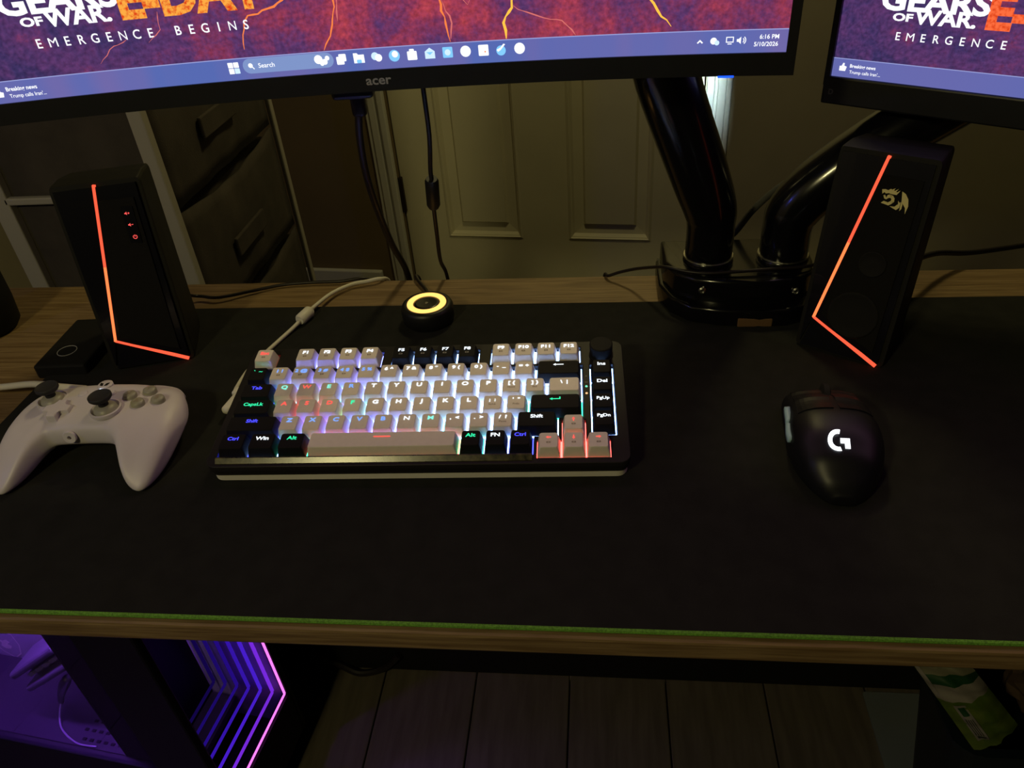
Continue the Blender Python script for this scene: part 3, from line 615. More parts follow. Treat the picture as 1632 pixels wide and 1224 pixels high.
        icon(ringp+[[(-0.3, 0.2), (0.3, 0.2), (0.3, 2.0), (-0.3, 2.0)]], 0.775, 0.711)
    return t
speaker('desk_speaker', 'black speaker with red light strip and three lit buttons', -0.432, 0.288, R(16), 'buttons')
speaker('desk_speaker', 'black speaker with red light strip and gold dragon emblem', 0.2106, 0.2942, R(-33), 'emblem')

# ------------------------------------------------------------------ keyboard
kt, ky = 0.128387, 0.030133
ex = Vector((math.cos(ky), math.sin(ky), 0)); ey = Vector((-math.sin(ky)*math.cos(kt), math.cos(ky)*math.cos(kt), math.sin(kt))); ez = ex.cross(ey)
KZ = 0.0252
O = Vector((-0.299649, 0.200032, 0.0360))-ez*KZ
kb = thing('keyboard', 'white and black mechanical keyboard with coloured backlight and a knob', 'keyboard',
           matrix=Matrix(((ex.x, ey.x, ez.x, O.x), (ex.y, ey.y, ez.y, O.y), (ex.z, ey.z, ez.z, O.z), (0, 0, 0, 1))))
mm = 0.001
def kp(poly): return [(x*mm, y*mm) for x, y in poly]
well = [(-1.2, -71.5), (248.6, -71.5), (248.6, -53.0), (267.6, -53.0), (267.6, -33.6), (287.2, -33.6), (287.2, 28.6), (-1.2, 28.6)]
U = 19.05
FX = dict(zip(['Esc']+['F%d' % i for i in range(1, 13)], [0.47]+[2.42+i for i in range(4)]+[6.88+i*1.005 for i in range(4)]+[11.42+i*1.01 for i in range(4)]))
def fwell(a, b): return rrect(a*U-10.2, 30.2, b*U+10.2, 51.2, 1.0, 2)
holes = [well, fwell(FX['Esc'], FX['Esc']), fwell(FX['F1'], FX['F4']), fwell(FX['F5'], FX['F8']), fwell(FX['F9'], FX['F12']),
         rrect(291.7, -53.0, 312.5, 28.6, 1.2, 2), [(249.8, -75.0), (307.0, -75.0), (307.0, -54.6), (288.6, -54.6), (288.6, -35.0), (268.8, -35.0), (268.8, -54.6), (249.8, -54.6)]]
holed('top_case', kp(rrect(-7.0, -79.5, 320.0, 57.0, 8, 6)), [kp(h_) for h_ in holes], KZ-0.0150, KZ-0.0078, 'case_dark', kb, bev=0.0006)
B().prism(kp(rrect(-6.6, -79.2, 319.6, 56.6, 8, 6)), KZ-0.0185, KZ-0.0150).build('mid_case', 'case_dark', kb)
B().prism(kp(rrect(-5.6, -78.6, 318.6, 55.6, 8, 6)), 0.0, KZ-0.0186).build('bottom_case', 'white_plastic', kb)
pymesh('front_lip', [(x, y, KZ+z) for x in (0.001, 0.2475) for y, z in ((-0.0772, -0.0080), (-0.0772, -0.0072), (-0.0738, -0.0044), (-0.0728, -0.0044), (-0.0728, -0.0080))], [(0, 1, 2, 3, 4), (5, 6, 7, 8, 9)]+[(i, (i+1) % 5, 5+(i+1) % 5, 5+i) for i in range(5)], 'case_lip', kb)
b = B()
for x in (0.03, 0.28): b.box((x, 0.040, -0.0068), (0.03, 0.014, 0.0140), 0.002)
b.build('rear_foot', 'rubber', kb)
# keys: (row, u centre, width, legend, cap colour, light colour, second legend)
RY = dict(f=43.0, n=19.9, q=0.0, a=-19.05, z=-38.1, b=-57.15, arrow=-60.6, up=-42.0)
K = []
def key(row, u, wd, leg, cap, led, sub=None): K.append((row, u, wd, leg, cap, led, sub))
key('f', FX['Esc'], 1, 'Esc', 'w', 'red', '#')
for i in range(1, 13): key('f', FX['F%d' % i], 1, 'F%d' % i, 'k' if 5 <= i <= 8 else 'w', 'white' if i > 4 else 'F', '#')
key('n', .5, 1, '`  ~', 'k', 'green')
for i, (c, l) in enumerate(zip(['1 !', '2 @', '3 #', '4 $', '5 %', '6 ^', '7 &', '8 *', '9 (', '0 )', '-  _', '= +'], ['lblue']*5+['white']*7)): key('n', 1.5+i, 1, c, 'w', l, '#' if i < 4 else None)
key('n', 14, 2, 'BACK', 'k', 'white')
key('q', .75, 1.5, 'Tab', 'k', 'blue')
for i, (c, l) in enumerate(zip('QWERTYUIOP', ['cyan', 'red', 'cyan', 'lblue']+['white']*6)): key('q', 2+i, 1, c, 'w', l)
key('q', 12, 1, '[ {', 'w', 'white', 'Home'); key('q', 13, 1, '] }', 'w', 'white', 'End'); key('q', 14.25, 1.5, '\\  |', 'w', 'white')
key('a', .875, 1.75, 'CapsLk', 'k', 'green')
for i, (c, l) in enumerate(zip('ASDFGHJKL', ['red', 'red', 'red', 'green']+['white']*5)): key('a', 2.25+i, 1, c, 'w', l)
key('a', 11.25, 1, ';  :', 'w', 'white', 'ScrLk'); key('a', 12.25, 1, "'  \"", 'w', 'white', 'PrtSc'); key('a', 13.875, 2.25, 'ENTER', 'k', 'green')
key('z', 1.125, 2.25, 'Shift', 'k', 'blue')
for i, (c, l) in enumerate(zip('ZXCVBNM', ['lblue']*5+['white', 'cyan'])): key('z', 2.75+i, 1, c, 'w', l)
key('z', 9.75, 1, ',  <', 'w', 'white'); key('z', 10.75, 1, '.  >', 'w', 'white'); key('z', 11.75, 1, '/  ?', 'w', 'white', 'Pause'); key('z', 13.125, 1.75, 'Shift', 'k', 'white')
for u, c, l in ((.625, 'Ctrl', 'blue'), (1.875, 'Win', 'white'), (3.125, 'Alt', 'green')): key('b', u, 1.25, c, 'k', l)
key('b', 6.875, 6.25, 'SPACE', 'w', 'red')
for u, c, l in ((10.5, 'Alt', 'green'), (11.5, 'FN', 'white'), (12.5, 'Ctrl', 'blue')): key('b', u, 1, c, 'k', l)
for r_, u, c in (('up', 14.625, 'UP'), ('arrow', 13.63, 'LEFT'), ('arrow', 14.625, 'DOWN'), ('arrow', 15.6, 'RIGHT')): key(r_, u, 1, c, 'w', 'red', '#')
for r_, c in (('n', 'Ins'), ('q', 'Del'), ('a', 'PgUp'), ('z', 'PgDn')): key(r_, 15.85, 1, c, 'k', 'white')
caps = {}
def capmesh(wd, cap):
    if (wd, cap) in caps: return caps[(wd, cap)]
    bx = (wd*U-1.5)/2; by = 8.75; tx = (wd*U-5.7)/2; y0, y1 = -7.0, 7.4; zb, zt = -10.6, 0.0
    n = 6; V, F = [], []
    def ring(hx, ya, yb, z, r, dip=0.0):
        out = []
        for x, y in rrect(-hx, ya, hx, yb, r, 3):
            out.append((x, y, z))
        return out
    rings = [ring(bx, -by, by, zb, 0.8), ring(bx-0.1, -by+0.1, by-0.1, zb+1.5, 0.8), ring(tx+0.35, y0-0.35, y1+0.35, zt-0.7, 1.6), ring(tx, y0, y1, zt-0.05, 1.6), ring(tx-0.6, y0+0.6, y1-0.6, zt-0.08, 1.3)]
    k = len(rings[0])
    for r_ in rings: V += [(x*mm, y*mm, z*mm) for x, y, z in r_]
    for a in range(len(rings)-1):
        for i in range(k): F.append((a*k+i, a*k+(i+1) % k, (a+1)*k+(i+1) % k, (a+1)*k+i))
    F.append(tuple(range((len(rings)-1)*k, len(rings)*k)))
    # dished top
    c = len(V); 
    me = bpy.data.meshes.new('keycap'); me.from_pydata(V, [], F)
    bm = bmesh.new(); bm.from_mesh(me); bmesh.ops.recalc_face_normals(bm, faces=bm.faces); bm.to_mesh(me); bm.free()
    me.materials.append(M['keycap_white' if cap == 'w' else 'keycap_black']); caps[(wd, cap)] = me; return me
ledq = {}
ARROW = {'UP': 90, 'DOWN': -90, 'LEFT': 180, 'RIGHT': 0}
for row, u, wd, leg, cap, led, sub in K:
    cy = RY[row]-3.2; lift = {'f': 0.9, 'n': 0.5, 'q': 0.0, 'a': -0.2, 'z': -0.1, 'b': 0.0, 'up': 0.0, 'arrow': 0.0}[row]
    o = link('keycap', capmesh(wd, cap), None, kb); o.location = (u*U*mm, cy*mm, KZ+lift*mm)
    lc = led if led != 'F' else 'white'
    fn = lambda x, y: (x, y+0.0029, 0.00022)
    mt_ = 'legend_'+lc
    big = wd == 1
    if leg in ARROW:
        a = R(ARROW[leg]); pts = [(-2.2, -.45), (0.2, -.45), (0.2, -1.35), (2.3, 0), (0.2, 1.35), (0.2, .45), (-2.2, .45)]
        q = [((x*math.cos(a)-y*math.sin(a))*mm*0.9, (x*math.sin(a)+y*math.cos(a))*mm*0.9) for x, y in pts]
        flat('legend', q, [tuple(range(7))], fn, mt_, o)
    elif leg == 'BACK': flat('legend', [(x*mm, y*mm) for x, y in [(-4.5, 0), (-2.2, 1.4), (-2.2, .45), (4.2, .45), (4.2, -.45), (-2.2, -.45), (-2.2, -1.4)]], [tuple(range(7))], fn, mt_, o)
    elif leg == 'ENTER': flat('legend', [(x*mm, y*mm) for x, y in [(-4.5, -.6), (-2.2, .8), (-2.2, -.15), (3.2, -.15), (3.2, 1.6), (4.2, 1.6), (4.2, -1.05), (-2.2, -1.05), (-2.2, -2.0)]], [tuple(range(9))], fn, mt_, o)
    elif leg == 'SPACE': flat('legend', [(x*mm, y*mm) for x, y in [(-6.6, -2.2), (6.6, -2.2), (6.6, -1.2), (-6.6, -1.2)]], [(0, 1, 2, 3)], lambda x, y: (x, y+0.0045, 0.00022), mt_, o)
    else:
        sz = (5.7 if len(leg) == 1 else 5.0 if len(leg) <= 3 else 4.9)*mm
        if leg in ('Del', 'Ins', 'PgUp', 'PgDn'): sz = 5.0*mm if len(leg) == 3 else 4.3*mm
        v, f = text2d(leg, sz, bold=0.008 if leg in ('M', 'N', 'W') else 0.026, sx=1.22 if len(leg) < 4 else 1.12)
        flat('legend', v, f, lambda x, y: (x, y+0.0011, 0.00022), mt_, o)
    if sub == '#':
        v = [(x*mm, y*mm) for x, y in ((-1.5, -0.8), (1.5, -0.8), (1.5, 0.8), (-1.5, 0.8), (-0.8, -0.35), (0.8, -0.35), (0.8, 0.35), (-0.8, 0.35))]
        flat('second_legend', v, [(0, 1, 5, 4), (1, 2, 6, 5), (2, 3, 7, 6), (3, 0, 4, 7)], lambda x, y: (x, y-0.0022, 0.0002), 'sub_print' if cap == 'w' else 'grey_print', o)
    elif sub: textobj('second_legend', sub, 2.5*mm, lambda x, y: (x, y-0.0030, 0.0002), 'sub_print', o, bold=0.01)
    ledq.setdefault('lblue' if led == 'F' else 'redhot' if led == 'red' and row in ('b', 'arrow', 'up') else led, []).append((u*U, cy, wd*U))
# lit circuit board below the keys, one coloured patch for each key
bm = bmesh.new(); me = bpy.data.meshes.new('backlight_board')
for i, (c, qs) in enumerate(sorted(ledq.items())):
    me.materials.append(M['led_'+c])
    for x, y, wd in qs:
        vs = [bm.verts.new(((x+sx*wd/2)*mm, (y+sy*9.52)*mm, KZ-0.0118)) for sx, sy in ((-1, -1), (1, -1), (1, 1), (-1, 1))]
        f = bm.faces.new(vs); f.material_index = i
bm.to_mesh(me); bm.free(); o = link('backlight_board', me, None, kb); o['label'] = 'glowing coloured light between the keys'
kn = B()
prof = [(0.0, -0.0078), (0.0102, -0.0078), (0.0102, -0.0068), (0.0094, -0.0064), (0.0097, 0.0042), (0.0088, 0.0050), (0, 0.0050)]
kn.lathe(prof, 40, c=(0.3024, 0.0395, KZ)).build('knob', 'black_matte', kb, smooth=True, angle=30)
for y, m in ((1.4, 'status_green'), (-6.6, 'status_orange')):
    B().lathe([(0, 0), (0.0011, 0), (0.0009, 0.0005), (0, 0.0006)], 10, c=(0.2893, y*mm, KZ-0.0079)).build('status_light', m, kb)
for y, s in ((12.6, 'A'), (5.2, 'W')): textobj('status_letter', s, 2.6*mm, lambda x, yy, y=y: (0.2893+x, y*mm+yy, KZ-0.0076), 'grey_print', kb)

# ------------------------------------------------------------------ game controller
CM = Matrix.Translation((-0.4176, 0.1728, 0.0)) @ Matrix.Rotation(R(3.1), 4, 'Z')
gp = thing('game_controller', 'pale lilac-white game controller with black thumbsticks', 'game controller', matrix=CM)
def interp(x, tab):
    if x <= tab[0][0]: return tab[0][1]
    for (a, va), (b_, vb) in zip(tab, tab[1:]):
        if x <= b_:
            t = (x-a)/(b_-a); t = t*t*(3-2*t); return va+(vb-va)*t
    return tab[-1][1]
YF = [(0, 38), (20, 39), (40, 40), (54, 37), (64, 30), (70, 21), (73, 14), (74.5, 4)]
YB = [(0, -26), (22, -26.5), (30, -32), (37, -46), (43, -58), (49, -65), (56, -67.5), (63, -64), (68, -53), (71.5, -34), (73.5, -18), (74.5, -8)]
def face_z(x, y):
    ax = abs(x)
    z = 46-0.0018*ax*ax
    if y < -10: z -= (-10-y)*0.12+((-10-y)**2)*0.0062*min(1, max(0, (ax-25)/25))
    if y > 24: z -= ((y-24)**2)*0.045
    return z
def bot_z(x, y):
    ax = abs(x); g = min(1, max(0, (ax-26)/22))
    centre = 17+max(0, (y-10))*0.1
    grip = 4+max(0, y+45)*0.20
    return centre*(1-g)+grip*g
secs, ns = [], 28
stations = [-74.5, -74, -72.5, -70, -66.5, -62, -57, -52, -47, -42, -37, -33, -29, -25, -20, -10, 0, 10, 20, 25, 29, 33, 37, 42, 47, 52, 57, 62, 66.5, 70, 72.5, 74, 74.5]
V, F = [], []
for x in stations:
    ax = abs(x); yf, yb = interp(ax, YF), interp(ax if x > 0 else ax-9*(1-ax/74.5), YB); yc, hy = (yf+yb)/2, (yf-yb)/2
    end = 1.0-max(0, (ax-56)/18.5)**2.6; end = max(end, 0.02)
    for j in range(ns):
        t = 2*math.pi*j/ns; c, s = math.cos(t), math.sin(t)
        e = 0.55
        y = yc+hy*math.copysign(abs(c)**e, c)*min(1, 0.55+0.45*end**0.5)
        zt, zb = face_z(x, y), bot_z(x, y)
        zc, hz = (zt+zb)/2, (zt-zb)/2*end**0.5
        V.append((x*mm, y*mm, (zc+hz*math.copysign(abs(s)**0.62, s))*mm))
for i in range(len(stations)-1):
    for j in range(ns): F.append((i*ns+j, i*ns+(j+1) % ns, (i+1)*ns+(j+1) % ns, (i+1)*ns+j))
F += [tuple(range(ns)), tuple(range((len(stations)-1)*ns, len(stations)*ns))]
lo = min(v[2] for v in V); V = [(a, b_, c-lo+0.0003) for a, b_, c in V]
body = pymesh('body', V, F, 'controller_white', gp, smooth=True)
sm = body.modifiers.new('sub', 'SUBSURF'); sm.levels = 1; sm.render_levels = 2
DZ = (-lo*1000)+0.3
def fz(x, y): return (face_z(x, y)+DZ-0.7)*mm
def stick(x, y, tx, ty):
    z = fz(x, y)
    B().lathe([(0.0118, -0.002), (0.0128, 0.0), (0.0125, 0.0018), (0.0112, 0.0022), (0.0100, 0.0002), (0, 0.0002)], 30, c=(x*mm, y*mm, z)).build('stick_well', 'controller_white', gp, smooth=True, angle=50)
    B().lathe([(0.0098, 0.0004), (0.0088, 0.003), (0.0062, 0.005), (0, 0.0056)], 26, c=(x*mm, y*mm, z)).build('stick_dome', 'button_grey', gp, smooth=True)
    mx = Matrix.Translation((x*mm, y*mm, z+0.004)) @ Matrix.Rotation(ty, 4, 'Y') @ Matrix.Rotation(tx, 4, 'X')
    B().lathe([(0.0040, 0), (0.0040, 0.005), (0.0078, 0.0068), (0.0092, 0.0085), (0.0092, 0.0105), (0.0084, 0.0112), (0.0070, 0.0100), (0, 0.0094)], 28, mx=mx).build('thumbstick', 'stick_rubber', gp, smooth=True, angle=50)
stick(-38.5, 9.5, 0, 0); stick(17, -8.5, 0, 0)
for x, y, nm in ((39.5, 0.5, 'A'), (53, 7.5, 'B'), (29.5, 9.5, 'X'), (42.5, 17.5, 'Y')):
    z = fz(x, y)
    bo = B().lathe([(0.0056, -0.002), (0.0056, 0.0022), (0.0050, 0.0034), (0.0030, 0.0040), (0, 0.0042)], 24, c=(x*mm, y*mm, z)).build('face_button', 'button_grey', gp, smooth=True, angle=50)
    textobj('button_letter', nm, 0.0062, lambda a, b_, x=x, y=y, z=z: (x*mm+a, y*mm+b_-0.0022, z+0.0044), 'sub_print' if nm != 'B' else 'emblem_red' if 'emblem_red' in M else 'sub_print', bo, bold=0.01)
b = B(); z = fz(-24, -6)
cx_ = [(-3.7, -11), (3.7, -11), (3.7, -3.7), (11, -3.7), (11, 3.7), (3.7, 3.7), (3.7, 11), (-3.7, 11), (-3.7, 3.7), (-11, 3.7), (-11, -3.7), (-3.7, -3.7)]
b.prism([(-0.024+x*mm, -0.008+y*mm) for x, y in cx_], z-0.003, z+0.0042, 0.0012); b.build('direction_pad', 'controller_white', gp)
for x, y in ((-13, 13.5), (12, 12.5)):
    B().lathe([(0.0038, -0.002), (0.0038, 0.001), (0.0030, 0.0018), (0, 0.0018)], 18, c=(x*mm, y*mm, fz(x, y))).build('menu_button', 'controller_white', gp, smooth=True, angle=40)
z = fz(0, 22); lg = B().lathe([(0.0062, -0.002), (0.0062, 0.0012), (0.0054, 0.0018), (0, 0.0019)], 24, c=(0.001, 0.0250, z)).build('home_button', 'controller_white', gp, smooth=True, angle=40)
for sgn in (-1, 1): flat('home_symbol', [(x*mm*sgn, y*mm) for x, y in ((0.6, -3.6), (3.4, -2.6), (4.0, 1.4), (1.2, 0.2))], [(0, 1, 2, 3)], lambda a, b_: (0.001+a, 0.0250+b_, z+0.0021), 'black_plastic', lg)
B().lathe([(0, 0), (0.0016, 0), (0.0012, 0.0008), (0, 0.001)], 12, c=(0.001, 0.0165, fz(1, 16.5)+0.0012)).build('status_light', 'pad_led', gp)
for sgn in (-1, 1):
    B().tube([(sgn*0.018, 0.0345, 0.025), (sgn*0.036, 0.0355, 0.025), (sgn*0.052, 0.0330, 0.024), (sgn*0.061, 0.0270, 0.023)], [0.004, 0.0055, 0.0055, 0.004], 12).build('bumper', 'controller_white', gp, smooth=True)
lug = holed('strap_lug', kp(rrect(-5.0, -5.0, 5.0, 4.5, 4.4, 6)), [kp(disc(0, -0.6, 2.0, 14))], -0.0012, 0.0012, 'controller_white', gp, bev=0.0004)
lug.rotation_euler = (R(78), 0, 0); lug.location = (-0.009, -0.0275, 0.0285)

# ------------------------------------------------------------------ mouse
ms = thing('mouse', 'black wireless mouse with a glowing white letter mark', 'mouse', (0.1735, 0.1635, 0.0), R(-4))
ML = 0.116
def mw(t): return interp(t, [(0, 8), (0.05, 17), (0.15, 26), (0.30, 32.5), (0.45, 34), (0.62, 32.5), (0.80, 31.8), (0.92, 31), (0.98, 27), (1.0, 22)])
def mh(t): return interp(t, [(0, 9), (0.06, 19), (0.18, 31), (0.36, 38.5), (0.50, 39.5), (0.70, 34), (0.88, 25), (1.0, 17)])
ns = 24; V, F = [], []; T = [0, 0.012, 0.03, 0.06, 0.1, 0.16, 0.24, 0.33, 0.42, 0.52, 0.62, 0.72, 0.81, 0.88, 0.94, 0.98, 1.0]
for t in T:
    y = (t-0.5)*ML*1000
    for j in range(ns):
        a = 2*math.pi*j/ns; c, s = math.cos(a), math.sin(a); h_ = mh(t)
        x = mw(t)*math.copysign(abs(c)**0.7, c)*(1-0.05*(1 if s < -0.3 else 0)); z = h_*(0.28+0.72*abs(s)**0.75) if s > 0 else h_*0.28*(1-abs(s)**0.5)
        V.append((x*mm, y*mm, z*mm+0.0006))
for i in range(len(T)-1):
    for j in range(ns): F.append((i*ns+j, i*ns+(j+1) % ns, (i+1)*ns+(j+1) % ns, (i+1)*ns+j))
F += [tuple(range(ns)), tuple(range((len(T)-1)*ns, len(T)*ns))]
o = pymesh('body', V, F, 'mouse_black', ms, smooth=True); sm = o.modifiers.new('sub', 'SUBSURF'); sm.levels = 1; sm.render_levels = 2
def mtop(x, y):      # height of the shell over a local point in metres
    t = min(1, max(0, y/ML+0.5)); c = min(0.999, abs(x*1000)/mw(t))**(1/0.7); s = math.sqrt(max(0, 1-c*c)); return (mh(t)*(0.28+0.72*s**0.75))*mm+0.0004
for sgn in (-1, 1):   # main buttons, raised skins with a gap between
    V, F = [], []; nx, ny = 8, 10
    for i in range(ny+1):
        y = 0.006+(0.0545-0.006)*i/ny; t = y/ML+0.5; xm = mw(t)*mm*0.80
        for j in range(nx+1):
            x = sgn*(0.0022+(xm-0.0022)*j/nx); V.append((x, y, mtop(x, y)+0.0004))
    k = len(V); V += [(x, y, z-0.0022) for x, y, z in V]
    for i in range(ny):
        for j in range(nx):
            a = i*(nx+1)+j; F += [(a, a+1, a+nx+2, a+nx+1), (k+a, k+a+nx+1, k+a+nx+2, k+a+1)]
    edge = [j for j in range(nx+1)]+[(i+1)*(nx+1)-1 for i in range(1, ny+1)]+[ny*(nx+1)+j for j in range(nx-1, -1, -1)]+[i*(nx+1) for i in range(ny-1, 0, -1)]
    for a, b_ in zip(edge, edge[1:]+edge[:1]): F.append((a, b_, k+b_, k+a))
    pymesh('click_button', V, F, 'mouse_black', ms, smooth=False)
wy = 0.0435; wz = mtop(0.0, wy)
B().lathe([(0, -0.003), (0.0085, -0.003), (0.0105, -0.002), (0.0105, 0.002), (0.0085, 0.003), (0, 0.003)], 24, mx=Matrix.Translation((0, wy, wz-0.0045)) @ Matrix.Rotation(R(90), 4, 'Y')).build('scroll_wheel', 'rubber', ms, smooth=True, angle=40)
for y0, y1 in ((0.0070, 0.0250), (-0.0130, 0.0060)):
    V, F = [], []
    for i in range(9):
        y = y0+(y1-y0)*i/8; t = y/ML+0.5; x = -mw(t)*mm
        tz = 0.0030 if 0 < i < 8 else 0.0018
        zc = 0.0215+0.03*(y-0.006)
        V += [(x+0.0020, y, zc-tz), (x-0.0010, y, zc-tz*0.8), (x-0.0006, y, zc+tz*0.7), (x+0.0030, y, zc+tz)]
    for i in range(8):
        for j in range(4): F.append((i*4+j, i*4+(j+1) % 4, (i+1)*4+(j+1) % 4, (i+1)*4+j))
    F += [(0, 1, 2, 3), (32, 33, 34, 35)]
    o = pymesh('side_button', V, F, 'mouse_side_button', ms, smooth=True); o['label'] = 'pale blue thumb button'
def gm(x, y): X, Y = x*mm-0.0035, y*mm-0.0275; return (X, Y, mtop(X, Y)+0.0012)
gpts = []; F = []
for i, a in enumerate(range(75, 286, 14)):
    for r_ in (4.0, 7.0): gpts.append((r_*math.cos(R(a))-0.6, r_*math.sin(R(a))*1.12))
n = len(gpts)//2
F = [(2*i, 2*i+1, 2*i+3, 2*i+2) for i in range(n-1)]
k = len(gpts)
gpts += [(0.8, 1.6), (7.2, 1.6), (7.2, -5.6), (3.6, -5.6), (3.6, -1.9), (0.8, -1.9)]; F += [(k, k+5, k+4, k+1), (k+1, k+4, k+3, k+2)]
o = flat('letter_mark', gpts, F, gm, 'g_white', ms); o['label'] = 'glowing white letter G mark'

# ------------------------------------------------------------------ ring-lit puck
pk = thing('ring_light_puck', 'round black puck with a glowing warm ring on top', 'light puck', (-0.1722, 0.3635, 0.0))
B().lathe([(0, 0.0004), (0.0240, 0.0004), (0.0258, 0.003), (0.0264, 0.010), (0.0262, 0.0165), (0.0246, 0.0196), (0.0215, 0.0204), (0.0202, 0.0200), (0, 0.0200)], 48).build('body', 'black_plastic', pk, smooth=True, angle=50)
B().lathe([(0.0136, 0.0200), (0.0138, 0.0208), (0.0168, 0.0212), (0.0196, 0.0208), (0.0198, 0.0200)], 48).build('light_ring', 'ring_light', pk, smooth=True)['label'] = 'glowing warm yellow ring'
B().lathe([(0.0130, 0.0200), (0.0128, 0.0206), (0.0100, 0.0206), (0.0080, 0.0202), (0, 0.0201)], 40).build('centre_cap', 'panel_gloss', pk, smooth=True)
B().lathe([(0.0016, 0.0201), (0.0014, 0.0206), (0, 0.0207)], 14).build('centre_dot', 'steel', pk)

# ------------------------------------------------------------------ small things and cables on the desk
o = thing('power_bank', 'slim black box lying beside the left speaker on the wood', 'power bank', (-0.522, 0.3145, -0.004), R(3))
B().box((0, 0, 0.0075), (0.052, 0.088, 0.0150), 0.0022).build('body', 'black_matte', o)
B().lathe([(0.0095, 0.0148), (0.0095, 0.0154), (0.0088, 0.0154), (0.0088, 0.0148)], 24, c=(-0.004, -0.018, 0)).build('round_mark', 'grey_print', o)
c = thing('cup', 'black rounded cup at the far left edge of the desk', 'cup', (-0.665, 0.3615, -0.004))
B().lathe([(0, 0.0), (0.031, 0.0), (0.036, 0.006), (0.038, 0.03), (0.038, 0.062), (0.0355, 0.066), (0.0355, 0.012), (0, 0.010)], 32).build('body', 'black_matte', c, smooth=True, angle=50)
B().tube([(-0.037, 0, 0.05), (-0.056, 0, 0.046), (-0.058, 0, 0.028), (-0.037, 0, 0.018)], 0.004, 8).build('handle', 'black_matte', c, smooth=True)
def cable(name, label, pts, r, m, n=8):
    o = B().tube(pts, r, n).build(name, m, None, smooth=True); return tag(o, label, 'cable')
pc_ = thing('monitor_power_cable', 'thick black cable hanging from the curved monitor behind the ring puck', 'cable', (-0.2156, 0.463, -0.06))
def pcb(b, n, m):
    o = b.build(n, m, pc_, smooth=True, angle=50); o.location = (0.2156, -0.463, 0.06)
pcb(B().tube([(-0.199, 0.350, 0.238), (-0.201, 0.352, 0.220), (-0.2075, 0.360, 0.1922), (-0.2120, 0.372, 0.1537), (-0.2136, 0.390, 0.1123), (-0.2152, 0.425, 0.0551), (-0.2156, 0.4655, 0.0), (-0.2156, 0.474, -0.06), (-0.21, 0.478, -0.30)], 0.0034, 10), 'cord', 'cable_black')
pcb(B().box((-0.1985, 0.350, 0.2355), (0.028, 0.016, 0.012), 0.002).box((-0.2005, 0.351, 0.222), (0.012, 0.011, 0.022), 0.003), 'plug', 'cable_black')
dc = thing('monitor_data_cable', 'thin black cable with a ferrite cylinder hanging in front of the door', 'cable', (-0.1706, 0.463, -0.06))
def dcb(b, n, m):
    o = b.build(n, m, dc, smooth=True, angle=50); o.location = (0.1706, -0.463, 0.06)
dcb(B().tube([(-0.1425, 0.348, 0.246), (-0.1434, 0.350, 0.233), (-0.1458, 0.360, 0.1898), (-0.1523, 0.375, 0.1534), (-0.1537, 0.380, 0.1407), (-0.1586, 0.395, 0.1096), (-0.1626, 0.410, 0.075), (-0.1697, 0.440, 0.0279), (-0.1706, 0.4655, -0.004), (-0.171, 0.474, -0.06), (-0.17, 0.478, -0.30)], 0.0021, 8), 'cord', 'cable_black')
dcb(B().tube([(-0.1536, 0.380, 0.1425), (-0.1540, 0.3812, 0.1395), (-0.1582, 0.394, 0.1120), (-0.1588, 0.3955, 0.1085)], [0.0052, 0.0066, 0.0066, 0.0052], 16, smoothpath=False), 'ferrite', 'black_plastic')
cable('puck_cable', 'short black cable running from the ring puck over the desk edge', [(-0.2030, 0.474, -0.05), (-0.2030, 0.468, -0.012), (-0.2040, 0.458, 0.0), (-0.1985, 0.4455, 0.0), (-0.1880, 0.428, 0.0), (-0.1800, 0.405, 0.004), (-0.1760, 0.391, 0.006)], 0.0021, 'cable_black')
kc = thing('keyboard_cable', 'white cable with a ferrite bead curling behind the keyboard', 'cable', (-0.303, 0.3657, 0.0))
def kcb(b, n, m):
    o = b.build(n, m, kc, smooth=True, angle=50); o.location = (0.303, -0.3657, 0)
kcb(B().tube([(-0.236, 0.474, -0.06), (-0.238, 0.466, -0.012), (-0.2440, 0.452, 0.0005), (-0.2573, 0.446, 0.001), (-0.2736, 0.4394, 0.001), (-0.2891, 0.4186, 0.0025), (-0.2977, 0.3892, 0.005), (-0.3030, 0.3657, 0.006), (-0.3086, 0.3483, 0.004), (-0.3160, 0.3300, 0.0022), (-0.3225, 0.3076, 0.0022), (-0.3275, 0.2850, 0.0028), (-0.3278, 0.2630, 0.006), (-0.3262, 0.2396, 0.0082), (-0.3250, 0.2300, 0.0085)], 0.0021, 8), 'cord', 'white_cable')
kcb(B().tube([(-0.3003, 0.3760, 0.0060), (-0.3008, 0.3740, 0.0060), (-0.3052, 0.3580, 0.0060), (-0.3058, 0.3560, 0.0060)], [0.0046, 0.0060, 0.0060, 0.0046], 16, smoothpath=False), 'ferrite', 'white_plastic')
kcb(B().box((0, 0, 0), (0.0092, 0.027, 0.0078), 0.0035, 3, mx=Matrix.Translation((-0.3205, 0.2150, 0.0088)) @ Matrix.Rotation(R(-9), 4, 'Z')).box((0, 0, 0), (0.0052, 0.010, 0.0050), 0.0015, 2, mx=Matrix.Translation((-0.3235, 0.2315, 0.0088)) @ Matrix.Rotation(R(-9), 4, 'Z')), 'plug', 'white_plastic')
cable('controller_cable', 'white cable running left from the game controller', [(-0.78, 0.236, 0.000), (-0.70, 0.240, 0.0), (-0.62, 0.240, 0.003), (-0.5585, 0.2376, 0.010), (-0.515, 0.2300, 0.019), (-0.478, 0.2150, 0.027), (-0.445, 0.206, 0.031)], 0.0032, 'white_cable')
